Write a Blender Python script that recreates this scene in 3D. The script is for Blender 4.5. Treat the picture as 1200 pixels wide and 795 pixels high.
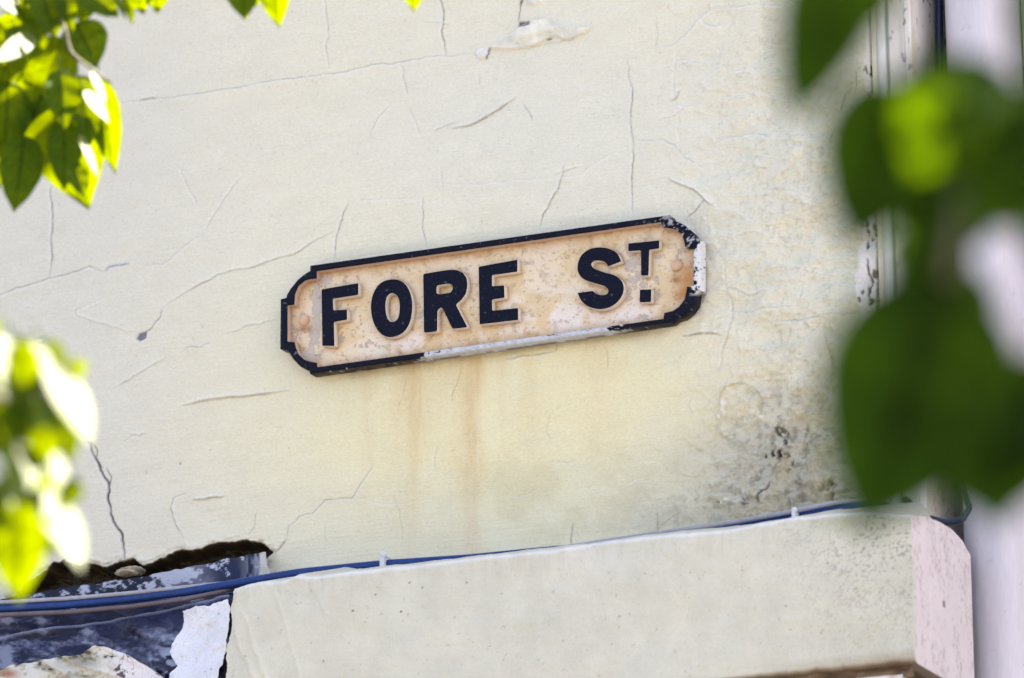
import bpy, bmesh, math, random
import numpy as np
from mathutils import Vector, Matrix
R = math.radians
random.seed(5); rng = np.random.RandomState(11)
for o in list(bpy.data.objects): bpy.data.objects.remove(o)
scene = bpy.context.scene; C = scene.collection

# ---------------------------------------------------------------- camera
AZ, EL, DIST, FPX = R(25.0), R(17.5), 7.76, 4500.0
ZC = 3.95
DIR = np.array([-math.sin(AZ)*math.cos(EL), math.cos(AZ)*math.cos(EL), math.sin(EL)])
RIGHT = np.array([math.cos(AZ), math.sin(AZ), 0.0])
UP = np.cross(RIGHT, DIR)
CAM = np.array([0, 0, ZC]) - DIR*DIST
cd = bpy.data.cameras.new('camera'); cam = bpy.data.objects.new('camera', cd); C.objects.link(cam)
cam.matrix_world = Matrix(((RIGHT[0], UP[0], -DIR[0], CAM[0]), (RIGHT[1], UP[1], -DIR[1], CAM[1]),
                           (RIGHT[2], UP[2], -DIR[2], CAM[2]), (0, 0, 0, 1)))
cd.lens = 135; cd.sensor_width = 36; cd.clip_end = 2000; cd.clip_start = 0.05
cd.dof.use_dof = True; cd.dof.focus_distance = DIST-0.04; cd.dof.aperture_fstop = 3.4
scene.camera = cam
# ---------------------------------------------------------------- sky and sun (sun stands behind the building: the wall is in open shade)
SUN_EL, SUN_AZ = R(50), R(40)            # azimuth from +Y towards +X
SUN = np.array([math.sin(SUN_AZ)*math.cos(SUN_EL), math.cos(SUN_AZ)*math.cos(SUN_EL), math.sin(SUN_EL)])
w = bpy.data.worlds.new('World'); scene.world = w; w.use_nodes = True
nt = w.node_tree; sk = nt.nodes.new('ShaderNodeTexSky'); sk.sky_type = 'NISHITA'; sk.sun_disc = False
sk.sun_elevation = SUN_EL; sk.sun_rotation = SUN_AZ; sk.air_density = 1.0; sk.dust_density = 4.0; sk.ozone_density = 0.6
bg = nt.nodes['Background']; bg.inputs[1].default_value = 0.06
nt.links.new(sk.outputs[0], bg.inputs[0])
sd = bpy.data.lights.new('sun', 'SUN'); sd.energy = 5.0; sd.angle = R(0.5); sd.color = (1, 0.95, 0.86)
so = bpy.data.objects.new('sun', sd); C.objects.link(so)
so.rotation_euler = Vector(-SUN).to_track_quat('-Z', 'Y').to_euler()
vs = scene.view_settings; vs.view_transform = 'Standard'; vs.look = 'None'; vs.gamma = 1; vs.exposure = 3.3
try: vs.use_white_balance = True; vs.white_balance_temperature = 7450; vs.white_balance_tint = 14
except Exception: pass
try: vs.use_curve_mapping = False
except Exception: pass

# ---------------------------------------------------------------- pixel <-> place
def ray(px, py): return DIR*FPX + RIGHT*(px-600) - UP*(py-397.5)
def on_y(px, py, y):
    r = ray(px, py); return CAM + r*((y-CAM[1])/r[1])
def on_x(px, py, x):
    r = ray(px, py); return CAM + r*((x-CAM[0])/r[0])
def at_d(px, py, d):
    r = ray(px, py); return CAM + r*(d/FPX)
def project(P):
    q = P-CAM; dz = q@DIR
    return 600+FPX*(q@RIGHT)/dz, 397.5-FPX*(q@UP)/dz

# ---------------------------------------------------------------- numpy noise
def vnoise(u, v, seed):
    rs = np.random.RandomState(seed); T = rs.rand(256, 256)
    iu = np.floor(u).astype(int); iv = np.floor(v).astype(int); fu = u-iu; fv = v-iv
    fu = fu*fu*(3-2*fu); fv = fv*fv*(3-2*fv)
    a = T[iu % 256, iv % 256]; b = T[(iu+1) % 256, iv % 256]; c = T[iu % 256, (iv+1) % 256]; d = T[(iu+1) % 256, (iv+1) % 256]
    return (a*(1-fu)+b*fu)*(1-fv)+(c*(1-fu)+d*fu)*fv
def fbm(u, v, seed, oct=4, gain=.5):
    s = 0; a = 1; t = 0
    for i in range(oct):
        s = s+a*vnoise(u*2**i+17.3*i, v*2**i+9.1*i, seed+i); t += a; a *= gain
    return s/t
def sm(x, a, b):
    t = np.clip((x-a)/(b-a), 0, 1); return t*t*(3-2*t)
def gs(PX, PY, cx, cy, rx, ry, rot=0):
    c, s = math.cos(R(rot)), math.sin(R(rot)); dx = PX-cx; dy = PY-cy
    u = dx*c+dy*s; v = -dx*s+dy*c
    return np.exp(-(u/rx)**2-(v/ry)**2)
def jitter(pts, amp, it=4, seed=0):
    rs = np.random.RandomState(seed); P = [np.array(p, float) for p in pts]
    for k in range(it):
        Q = [P[0]]
        for a, b in zip(P[:-1], P[1:]):
            L = np.linalg.norm(b-a); m = (a+b)/2
            if L > 3: Q.append(m+rs.randn(2)*amp*min(L/30, 1))
            Q.append(b)
        P = Q
    return np.array(P)
def poly_dist(PX, PY, pts, pad):
    """distance, signed side and run-length fraction to a polyline, only near it"""
    x0, y0 = pts.min(0)-pad; x1, y1 = pts.max(0)+pad
    idx = np.nonzero((PX > x0) & (PX < x1) & (PY > y0) & (PY < y1))[0]
    if len(idx) == 0: return idx, None, None, None
    x = PX[idx]; y = PY[idx]; best = np.full(len(idx), 1e9); side = np.zeros(len(idx)); tt = np.zeros(len(idx))
    L = np.r_[0, np.cumsum(np.hypot(*np.diff(pts, axis=0).T))]
    for i in range(len(pts)-1):
        a = pts[i]; d = pts[i+1]-a; l2 = d@d+1e-9
        t = np.clip(((x-a[0])*d[0]+(y-a[1])*d[1])/l2, 0, 1)
        ex = x-a[0]-t*d[0]; ey = y-a[1]-t*d[1]; q = np.hypot(ex, ey); m = q < best
        best = np.where(m, q, best); side = np.where(m, np.sign(d[0]*ey-d[1]*ex), side)
        tt = np.where(m, (L[i]+t*(L[i+1]-L[i]))/L[-1], tt)
    return idx, best, side, tt
def inside(PX, PY, poly):
    p = np.array(poly, float); r = np.zeros(PX.shape, bool); n = len(p)
    for i in range(n):
        x1, y1 = p[i]; x2, y2 = p[(i+1) % n]
        if y1 == y2: continue
        c = ((y1 > PY) != (y2 > PY)) & (PX < (x2-x1)*(PY-y1)/(y2-y1)+x1); r ^= c
    return r

# ---------------------------------------------------------------- materials
def nodes_of(name):
    m = bpy.data.materials.new(name); m.use_nodes = True
    return m, m.node_tree, m.node_tree.nodes['Principled BSDF']
def painted(name, col=None, rough=.6, grain=.12, gscale=220, bump=.25, bscale=150, bdist=.002, stretch=(1, 1, 1), spec=.4, blotch=.1, metal=0):
    """base colour from the mesh's own colour attribute (or col), with fine grain and relief"""
    m, t, b = nodes_of(name); N = t.nodes; L = t.links
    tc = N.new('ShaderNodeTexCoord'); mp = N.new('ShaderNodeMapping'); L.new(tc.outputs['Object'], mp.inputs[0]); mp.inputs['Scale'].default_value = stretch
    if col is None:
        a = N.new('ShaderNodeAttribute'); a.attribute_name = 'Col'; src = a.outputs['Color']
    else:
        a = N.new('ShaderNodeRGB'); a.outputs[0].default_value = (*col, 1); src = a.outputs[0]
    def noise(sc, det=4):
        n = N.new('ShaderNodeTexNoise'); n.inputs['Scale'].default_value = sc; n.inputs['Detail'].default_value = det; L.new(mp.outputs[0], n.inputs['Vector']); return n
    n1 = noise(gscale); n2 = noise(gscale/18, 6)
    def rng_(n, lo, hi):
        r = N.new('ShaderNodeMapRange'); r.inputs[1].default_value = .3; r.inputs[2].default_value = .7; r.inputs[3].default_value = lo; r.inputs[4].default_value = hi
        L.new(n.outputs[0], r.inputs[0]); return r
    r1 = rng_(n1, 1-grain, 1+grain*.6); r2 = rng_(n2, 1-blotch, 1+blotch*.5)
    mu = N.new('ShaderNodeMath'); mu.operation = 'MULTIPLY'; L.new(r1.outputs[0], mu.inputs[0]); L.new(r2.outputs[0], mu.inputs[1])
    vm = N.new('ShaderNodeVectorMath'); vm.operation = 'SCALE'; L.new(src, vm.inputs[0]); L.new(mu.outputs[0], vm.inputs['Scale'])
    L.new(vm.outputs[0], b.inputs['Base Color'])
    n3 = noise(bscale, 5); bp = N.new('ShaderNodeBump'); bp.inputs['Strength'].default_value = bump; bp.inputs['Distance'].default_value = bdist
    L.new(n3.outputs[0], bp.inputs['Height']); L.new(bp.outputs[0], b.inputs['Normal'])
    b.inputs['Roughness'].default_value = rough; b.inputs['Specular IOR Level'].default_value = spec; b.inputs['Metallic'].default_value = metal
    return m
M_WALL = painted('cream_masonry_paint', rough=.62, grain=.08, gscale=300, bump=.6, bscale=110, bdist=.0022, stretch=(.55, 1, 1.25), blotch=.035)
M_LEDGE = painted('ledge_paint', rough=.6, grain=.07, gscale=330, bump=.4, bscale=140, bdist=.002, blotch=.05)
M_FLAT = painted('cream_masonry_plain', (.60, .585, .52), rough=.65, bump=.4, bscale=110)
M_SIGN = painted('sign_enamel', spec=.1, rough=.42, grain=.10, gscale=500, bump=.35, bscale=260, bdist=.0012, blotch=.05)
M_LEAD = painted('painted_lead', rough=.42, grain=.12, gscale=300, bump=.3, bscale=90, bdist=.003, spec=.25)
M_TRIM = painted('white_gloss_trim', rough=.4, grain=.05, gscale=240, bump=.3, bscale=90, bdist=.0015, stretch=(1, 1, .15), blotch=.08)
M_BLUE = painted('blue_cable_sheath', (.010, .042, .19), rough=.4, spec=.25, grain=.2, gscale=90, bump=.15, blotch=.25)
M_GREYC = painted('grey_cable_sheath', (.33, .33, .38), rough=.4, grain=.15, gscale=90, bump=.15, blotch=.2)
M_BROWNC = painted('brown_cable_sheath', (.13, .10, .12), rough=.45, grain=.2, gscale=90, bump=.15, blotch=.3)
M_DARKC = painted('dark_cable_sheath', (.012, .016, .05), rough=.35, grain=.2, gscale=90, bump=.1, blotch=.2)
M_CLIP = painted('clip_plastic', (.62, .63, .68), rough=.4)
M_ROOF = painted('slate', (.08, .085, .1), rough=.6)
M_PAVE = painted('paving', (.24, .22, .20), rough=.85, grain=.1, gscale=40, bump=.5, bscale=30, bdist=.01, blotch=.2)

def mesh_obj(name, V, F, mat, parent=None, col=None, smooth=True):
    me = bpy.data.meshes.new(name); V = np.asarray(V, dtype=np.float32)
    if isinstance(F, np.ndarray):
        n, k = F.shape
        me.vertices.add(len(V)); me.vertices.foreach_set('co', V.ravel())
        me.loops.add(n*k); me.loops.foreach_set('vertex_index', F.astype(np.int32).ravel())
        me.polygons.add(n); me.polygons.foreach_set('loop_start', np.arange(0, n*k, k, dtype=np.int32))
        me.update(calc_edges=True); me.validate()
    else:
        me.from_pydata(V.tolist(), [], F)
    if col is not None:
        at = me.color_attributes.new('Col', 'FLOAT_COLOR', 'POINT')
        c4 = np.ones((len(V), 4), np.float32); c4[:, :3] = col; at.data.foreach_set('color', c4.ravel())
    me.polygons.foreach_set('use_smooth', [smooth]*len(me.polygons))
    me.materials.append(mat)
    o = bpy.data.objects.new(name, me); C.objects.link(o)
    if parent is not None:
        o.parent = parent; o.matrix_parent_inverse = Matrix.Translation(-parent.location)
    return o
def grid_faces(nu, nv):
    i = np.arange((nu)*(nv)).reshape(nu, nv)
    return np.stack([i[:-1, :-1], i[1:, :-1], i[1:, 1:], i[:-1, 1:]], -1).reshape(-1, 4)
def thing(name, label, cat, loc=(0, 0, 0), group=None):
    o = bpy.data.objects.new(name, None); o.empty_display_size = .05; C.objects.link(o); o.location = loc
    o['label'] = label; o['category'] = cat
    if group: o['group'] = group
    return o
def tag(o, label, cat, group=None):
    o['label'] = label; o['category'] = cat
    if group: o['group'] = group
    return o
def box(name, x0, x1, y0, y1, z0, z1, mat, parent=None, bevel=.0, col=None):
    bm = bmesh.new(); bmesh.ops.create_cube(bm, size=1)
    for v in bm.verts: v.co = Vector(((x0+x1)/2+v.co.x*(x1-x0), (y0+y1)/2+v.co.y*(y1-y0), (z0+z1)/2+v.co.z*(z1-z0)))
    if bevel: bmesh.ops.bevel(bm, geom=bm.edges[:], offset=bevel, segments=2, affect='EDGES')
    me = bpy.data.meshes.new(name); bm.to_mesh(me); bm.free(); me.materials.append(mat)
    if col is not None:
        at = me.color_attributes.new('Col', 'FLOAT_COLOR', 'POINT')
        for d in at.data: d.color = (*col, 1)
    o = bpy.data.objects.new(name, me); C.objects.link(o)
    if parent is not None:
        o.parent = parent; o.matrix_parent_inverse = Matrix.Translation(-parent.location)
    return o
def smooth_path(P, n):
    P = np.array(P, float); t = np.r_[0, np.cumsum(np.linalg.norm(np.diff(P, axis=0), axis=1))]; t /= t[-1]
    q = np.linspace(0, 1, n); out = np.stack([np.interp(q, t, P[:, k]) for k in range(P.shape[1])], 1)
    k = max(3, n//30) | 1; ker = np.hanning(k+2)[1:-1]; ker /= ker.sum(); pad = k//2
    ext = np.concatenate([2*out[0]-out[1:pad+1][::-1], out, 2*out[-1]-out[-pad-1:-1][::-1]])
    return np.stack([np.convolve(ext[:, c], ker, 'valid') for c in range(P.shape[1])], 1)
def tube(name, pts, rad, mat, parent=None, n=160, sides=14, cap=True):
    P = smooth_path(pts, n); T = np.gradient(P, axis=0); T /= np.linalg.norm(T, axis=1)[:, None]
    ref = np.array([0, 0, 1.0]) if abs(T[:, 2]).mean() < .8 else np.array([0, 1.0, 0])
    U = np.cross(T, ref); U /= np.linalg.norm(U, axis=1)[:, None]; W = np.cross(T, U)
    r = np.interp(np.linspace(0, 1, n), np.linspace(0, 1, len(np.atleast_1d(rad))), np.atleast_1d(rad))
    a = np.linspace(0, 2*math.pi, sides, endpoint=False)
    V = (P[:, None]+(U[:, None]*np.cos(a)[None, :, None]+W[:, None]*np.sin(a)[None, :, None])*r[:, None, None]).reshape(-1, 3)
    F = []
    for i in range(n-1):
        for j in range(sides):
            k = (j+1) % sides; F.append((i*sides+j, i*sides+k, (i+1)*sides+k, (i+1)*sides+j))
    if cap: F.append(tuple(range(sides))[::-1]); F.append(tuple((n-1)*sides+j for j in range(sides)))
    return mesh_obj(name, V, F, mat, parent)

# ---------------------------------------------------------------- the ground
def struct(o): o['kind'] = 'structure'; return o
struct(mesh_obj('ground', [(-900, -900, 0), (900, -900, 0), (900, 900, 0), (-900, 900, 0)], [(0, 1, 2, 3)], painted('asphalt', (.07, .07, .07), rough=.9, gscale=30)))
struct(box('pavement', -30, 30, -4.2, 0.6, -.05, .13, M_PAVE))

# ---------------------------------------------------------------- the plastered wall
XC = on_y(1029, 300, 0)[0]                                # right corner of the plastered wall
XL = on_y(-60, 300, 0)[0]-.08
ZB, ZT = 3.02, 4.90
STEP = .0022
nx = int((XC-XL)/STEP); nz = int((ZT-ZB)/STEP)
xs = np.linspace(XL, XC, nx); zs = np.linspace(ZB, ZT, nz)
X, Z = np.meshgrid(xs, zs, indexing='ij'); X = X.ravel(); Z = Z.ravel()
PX, PY = project(np.stack([X, np.zeros_like(X), Z], 1))
H = np.zeros_like(X)

# base colour, paint tones plus some painted light falloff: cream, yellower below the sign, greyer to the left and top, greener and dirtier to the right
def lerp(c, t, k): return c*(1-t[:, None])+np.array(k)*t[:, None]
col = np.tile(np.array([.69, .655, .54]), (len(X), 1))
n_big = fbm(PX/170, PY/170, 3, 4); n_mid = fbm(PX/40, PY/40, 21, 4); n_fin = fbm(PX/9, PY/9, 31, 3); n_px = 0
col = lerp(col, np.clip(sm(PX, 420, 60)*.8+(n_big-.5)*.3, 0, 1), (.60, .58, .525))
yel = np.clip(gs(PX, PY, 560, 500, 260, 130)*1.15+gs(PX, PY, 700, 440, 150, 60)*.5, 0, 1)*(.72+.56*n_mid)
col = lerp(col, np.clip(yel, 0, 1)*.9, (.74, .665, .42))
col = lerp(col, np.clip(gs(PX, PY, 640, 150, 300, 110)*.6, 0, 1), (.65, .64, .57))
col = lerp(col, np.clip(sm(PX, 780, 950)*.55, 0, 1)*(.6+.6*n_mid), (.595, .575, .485))
# blocky scored lines and paint undulation
rightness = sm(PX, 740, 930)*sm(PY, -50, 200)
H += (fbm(X*3.2, Z*3.2, 41, 4)-.5)*.010
H += (fbm(X*26, Z*42, 51, 4)-.5)*.0022
H += (fbm(PX/55, PY/45, 61, 5, .55)-.5)*.022*rightness
H += (np.abs(fbm(PX/30, PY/22, 71, 4)-.5))*-.010*rightness
H += (fbm(PX/13, PY/10, 76, 4, .6)-.5)*.0055*rightness*sm(fbm(PX/90, PY/90, 78, 3), .35, .6)
rid = 1-np.abs(fbm(PX/34+5, PY/20, 79, 4)-.5)*9; H += np.clip(rid, 0, 1)**2*.0035*rightness
# flaking: terraced coats of paint on the right hand side
ter = fbm(PX/70+3, PY/60, 81, 4)
H += .0022*(np.tanh((ter-.52)*90)+np.tanh((ter-.60)*110)+np.tanh((ter-.44)*90))*rightness
te2 = fbm(PX/38+8, PY/30, 83, 3)
H += .0014*np.tanh((te2-.55)*60)*sm(PX, 650, 900)
# faint horizontal brush marks
H += (vnoise(X*7+fbm(X*3, Z*9, 5)*3, Z*330, 91)-.5)*.0007*(1-.5*rightness)

def crack(pts, w=1.0, dark=.5, depth=.002, lift=0, side=-1, wl=9, amp=1.2, seed=None, lite=0, tone=(.10, .085, .08)):
    global H, col
    if lift and not lite: lite = .4
    lift *= 1.5
    w *= .8; dark *= .9; depth *= .6; lift *= .55
    pts = jitter(pts, amp, 4, seed if seed is not None else int(abs(pts[0][0]*7+pts[0][1]*13)) % 9999)
    idx, d, s, t = poly_dist(PX, PY, pts, max(4*w, 4*wl if lift else 0)+3)
    if len(idx) == 0: return
    tap = np.clip(np.minimum(t, 1-t)*6, 0, 1)**.6
    var = .55+.9*vnoise(t*23, t*0+.5, 7)
    g = np.exp(-(d/w)**2)*tap
    H[idx] -= g*depth
    a = np.clip(g*dark*var, 0, 1)[:, None]
    col[idx] = col[idx]*(1-a)+np.array(tone)*a
    if lift:
        m = (s*side > 0); l = np.where(m, np.exp(-d/wl), 0)*np.clip(np.minimum(t, 1-t)*4, 0, 1)
        H[idx] += l*lift*(.6+.8*vnoise(t*9, t*0+2.5, 17))
    if lite:
        l = np.where(s*side > 0, np.exp(-((d-1.6)/1.6)**2), 0)*tap
        a = np.clip(l*lite, 0, 1)[:, None]; col[idx] = col[idx]*(1-a)+np.array([.74, .73, .70])*a
def patch(poly, depth, color=None, edge=2.0, rough=.0, amp=2, a=1.0, nscale=10, seed=5):
    """a flaked-off (depth<0) or swollen (depth>0) area with an irregular outline"""
    global H, col
    P = jitter(list(poly)+[poly[0]], amp, 4, seed); pad = edge*4+3
    x0, y0 = P.min(0)-pad; x1, y1 = P.max(0)+pad
    idx = np.nonzero((PX > x0) & (PX < x1) & (PY > y0) & (PY < y1))[0]
    if len(idx) == 0: return
    i2, d, s, t = poly_dist(PX[idx], PY[idx], P, 1e4)
    ins = inside(PX[idx], PY[idx], P[:-1]); sd_ = np.where(ins, d, -d); k = sm(sd_, -edge*.5, edge)
    n = fbm(PX[idx]/nscale, PY[idx]/nscale, seed+100, 4)
    H[idx] += k*depth*(1+rough*(n-.5)*2)
    if color is not None:
        c = np.array(color)*(.55+.9*n)[:, None]; kk = (k*a)[:, None]; col[idx] = col[idx]*(1-kk)+c*kk

# -- joints and cracks, in the places the photograph shows them
crack([(130, 122), (175, 116), (240, 109), (300, 98), (380, 87), (440, 76), (475, 72), (530, 66), (562, 60)], .9, .45, .002, .0025, 1, 6)
crack([(163, 118), (185, 115)], 1.6, .5, .002, .004, -1, 5)
crack([(382, -10), (384, 25), (383, 60), (386, 82)], .8, .42, .002, .0015, 1, 4)
crack([(515, -15), (519, 10), (517, 36), (521, 50), (523, 66)], 1.1, .75, .003, .002, 1, 4, 1.6)
crack([(470, 76), (473, 92), (478, 112)], .8, .45, .002, .001, 1, 4)
crack([(434, 160), (443, 138), (460, 122)], .8, .35, .001, .0015, 1, 5)
crack([(526, 152), (548, 148), (565, 140), (590, 124), (606, 113)], 1.1, .55, .002, .006, -1, 6, .6)
crack([(613, 122), (620, 132), (624, 142)], .9, .5, .002, .004, 1, 5)
crack([(734, 68), (736, 90), (741, 104), (738, 140), (741, 168), (740, 205), (740, 232), (741, 254)], .95, .62, .003, .003, 1, 5, 1.2)
crack([(661, 192), (655, 218), (645, 236), (636, 252), (632, 270)], .95, .6, .002, .003, 1, 6)
crack([(779, 208), (800, 217), (812, 222), (826, 235), (840, 245)], .9, .35, .002, .008, -1, 6, .8, lite=.8)
crack([(826, 233), (815, 246), (803, 255)], 1.0, .65, .002, .002, 1, 5)
crack([(496, 232), (495, 262), (499, 290)], .9, .6, .002, .002, 1, 4)
crack([(408, 235), (398, 262), (393, 280), (391, 304)], .95, .6, .002, .002, 1, 5)
crack([(405, 236), (440, 234), (470, 233), (498, 234)], .7, .22, .001, .001, 1, 5)
crack([(503, 214), (560, 216), (620, 211), (680, 205), (738, 166)], .7, .16, .001, .001, 1, 6)
crack([(397, 268), (372, 280), (345, 298), (322, 304), (290, 315), (255, 322), (235, 333), (215, 344), (200, 354), (190, 362)], .9, .42, .002, .003, 1, 6, .9)
crack([(190, 362), (188, 372), (178, 384), (166, 393)], 1.2, .7, .003, .003, -1, 6)
crack([(152, 392), (140, 385), (112, 378), (90, 370), (88, 364), (105, 356), (118, 350)], .9, .25, .001, .002, 1, 6)
crack([(-15, 352), (4, 344), (18, 337), (35, 333), (57, 326), (80, 321), (104, 312), (118, 318), (128, 316)], 1.15, .62, .003, .003, 1, 5)
crack([(60, 215), (61, 250), (59, 278), (61, 300), (57, 326)], 1.1, .75, .003, .002, 1, 4, 1)
crack([(155, 307), (172, 311), (190, 310), (198, 305), (215, 290), (240, 275)], .9, .3, .001, .002, 1, 5)
crack([(210, 195), (218, 215), (228, 232), (232, 243)], .8, .32, .001, .001, 1, 5)
crack([(285, 205), (270, 222), (255, 245), (240, 272)], .8, .28, .001, .001, 1, 5)
crack([(327, 374), (312, 377), (290, 382), (262, 392)], .8, .3, .001, .002, 1, 6)
crack([(246, 402), (236, 407), (214, 410)], 1.2, .45, .002, .006, -1, 6, lite=.4)
crack([(195, 418), (175, 430), (150, 446), (132, 455)], 1.1, .2, .001, .003, 1, 6)
crack([(10, 395), (30, 399), (42, 397), (55, 393)], .9, .5, .001)
crack([(210, 476), (230, 472), (260, 467), (300, 463), (342, 458)], 1.2, .5, .002, .008, -1, 6, .7, lite=.5)
crack([(146, 518), (156, 511), (164, 508)], 1.0, .4, .001, .003, 1, 5)
crack([(224, 586), (240, 585), (264, 581)], 1.1, .5, .001, .007, -1, 5, .5, lite=.6)
crack([(220, 577), (204, 583), (200, 595), (206, 615), (216, 632)], 1.0, .55, .002, .003, -1, 5)
for dx in (0,): crack([(99, 516), (106, 520), (110, 534), (118, 552), (127, 565), (128, 590), (133, 612), (143, 626), (144, 642), (147, 664)], 1.7, 1.2, .006, .003, 1, 4, 1.6, tone=(.035, .03, .04))
crack([(106, 518), (114, 528), (113, 538), (121, 550)], .9, .9, .003)
crack([(124, 548), (131, 560), (128, 572)], .9, .9, .003)
crack([(336, 633), (338, 618), (350, 606), (366, 602), (374, 594), (381, 586), (400, 584), (413, 584), (424, 566), (439, 543)], 1.0, .6, .002, .003, 1, 6)
crack([(324, 648), (330, 640), (336, 632)], 1.6, .6, .003)
crack([(412, 584), (450, 590), (480, 594)], .8, .15, .001, .002, 1, 6)
crack([(381, 612), (382, 640)], .7, .2, .001)
crack([(540, 432), (534, 452), (528, 472)], .8, .4, .001)
crack([(479, 437), (472, 462), (465, 485)], .7, .25, .001)
crack([(590, 421), (612, 417), (640, 414), (651, 412)], 1.0, .55, .001, .002, 1, 4)
crack([(651, 412), (653, 404)], .9, .5, .001)
crack([(710, 408), (711, 432)], .8, .35, .001)
crack([(645, 482), (640, 505), (645, 520)], .8, .2, .001)
crack([(670, 642), (671, 612)], 1, .65, .002); crack([(770, 600), (770, 622), (772, 628)], .9, .6, .002); crack([(770, 622), (785, 608), (798, 600)], .9, .5, .001)
crack([(460, 578), (468, 600), (470, 640)], .7, .22, .001); crack([(300, 600), (298, 618), (291, 628)], .8, .4, .001)
crack([(798, 394), (815, 392), (826, 391), (848, 394)], 1.3, .7, .003, .006, -1, 6, .8, lite=.4)
crack([(850, 305), (849, 330), (856, 350), (858, 372), (855, 390), (848, 410), (842, 440)], .9, .4, .002, .004, 1, 7)
crack([(856, 365), (880, 366), (905, 361), (940, 360)], .9, .3, .001, .004, 1, 6)
crack([(905, 378), (950, 374), (990, 367), (1012, 365)], 1.1, .35, .002, .004, 1, 6)
crack([(985, 370), (1005, 366)], 1.1, .8, .002); crack([(1012, 365), (1020, 368), (1028, 374)], 1.2, .8, .003)
crack([(966, 388), (972, 410), (976, 426), (979, 438)], .95, .5, .002, .005, 1, 6, lite=.4)
crack([(948, 490), (943, 510), (940, 523), (945, 530)], 1.0, .7, .003, .004, 1, 5)
crack([(850, 335), (875, 345), (900, 340)], .9, .25, .001, .004, -1, 7)
crack([(760, 58), (790, 52), (830, 12), (870, 8), (925, 3)], .8, .22, .001, .003, 1, 6)
crack([(822, 20), (826, 28), (838, 31), (848, 29)], 1.0, .2, .001, .005, 1, 5, lite=.8)
crack([(792, 60), (790, 90), (794, 130), (797, 180)], .8, .16, .001, .003, 1, 7)
crack([(786, 120), (794, 113), (797, 104)], .9, .35, .001, .006, -1, 5, lite=.5)
crack([(738, 164), (775, 163), (790, 170), (800, 182), (830, 200)], .9, .2, .001, .005, 1, 7)
crack([(835, 162), (860, 160), (895, 158), (910, 170)], .9, .3, .001, .004, 1, 6)
crack([(955, 92), (957, 102)], 1, .7, .002); crack([(990, 110), (985, 132)], 1, .7, .002)
crack([(1004, 85), (1002, 105)], .8, .6, .002); crack([(992, 150), (987, 158), (984, 152)], 1.1, .8, .002); crack([(975, 155), (973, 170)], .9, .7, .002)
crack([(769, 18), (771, 40), (768, 60)], 1.2, .25, .001, tone=(.3, .24, .15))
# darker, damp-stained paint towards the lower right
st_ = np.clip(gs(PX, PY, 950, 560, 130, 85)*.75+gs(PX, PY, 830, 610, 90, 22)*.4+gs(PX, PY, 1010, 420, 40, 120)*.4, 0, 1)*(.5+1.0*fbm(PX/50, PY/60, 461, 5, .6)); col = lerp(col, np.clip(st_*1.15, 0, .85), (.36, .335, .27))
# more hairlines no longer than a finger, thicker to the right
for k in range(75):
    x = 1020-abs(rng.randn())*330; y = rng.uniform(-20, 620); a = rng.uniform(-.5, .3) if rng.rand() < .6 else rng.uniform(1.2, 1.9); L = rng.uniform(10, 45)
    if 320 < x < 850 and 240 < y < 450: continue
    crack([(x, y), (x+L*.5*math.cos(a)+rng.randn()*2, y+L*.5*math.sin(a)), (x+L*math.cos(a), y+L*math.sin(a)+rng.randn()*3)], .8, rng.uniform(.08, .3), .001, rng.uniform(.0, .004), rng.choice([-1, 1]), 6, .8, seed=k)
# -- flaked patch at the top with a thick lip of old plaster
patch([(606, 33), (614, 26), (623, 24), (640, 21), (653, 24), (663, 31), (680, 33), (697, 32), (680, 44), (664, 48), (653, 44), (627, 54), (609, 58), (581, 58), (572, 56), (580, 51), (593, 46)], .008, (.69, .665, .60), 2.0, .7, 1.4, .55, 12)
H += .004*gs(PX, PY, 640, 38, 40, 5, -12)-.004*gs(PX, PY, 630, 45, 30, 3, -18)
crack([(607, 34), (610, 27), (620, 26), (623, 30)], 2.2, .9, .004, seed=4, tone=(.16, .14, .17)); patch([(607, 26), (621, 25), (621, 31), (609, 33)], -.004, (.20, .18, .22), 1, .5, .6, .9, 4)
patch([(560, 58), (574, 55), (574, 68), (562, 70), (556, 64)], .006, (.66, .65, .68), 2, .3, 1, .6)
crack([(574, 56), (573, 64), (569, 70)], 1.3, .9, .004, tone=(.08, .06, .06)); crack([(610, 0), (609, 12), (607, 26)], 1.0, .7, .003)
crack([(609, 6), (612, -4)], 2.0, .9, .004); patch([(611, -8), (634, -10), (636, 3), (618, 6)], .006, (.68, .67, .70), 1.6, .3, 1, .6)
crack([(600, 57), (620, 57), (645, 50), (668, 48), (690, 38)], .9, .4, .002, tone=(.35, .3, .2)); crack([(640, 47), (647, 45)], 1.2, .9, .003)
crack([(560, 85), (562, 100)], 1.3, .2, .001, .003, 1, 5)
# -- small chips left of the sign
patch([(162, 390), (171, 388), (170, 396), (163, 400), (159, 397)], -.005, (.17, .17, .24), 1, .3, .6, 1, 4)
crack([(123, 317), (128, 313), (140, 311), (152, 309)], 1.9, .9, .004, .003, 1, 4, .4, tone=(.15, .15, .33))
crack([(44, 404), (50, 402), (54, 410)], 1.6, .8, .003); crack([(210, 543), (212, 543.5)], 1.4, 1, .003)
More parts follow.
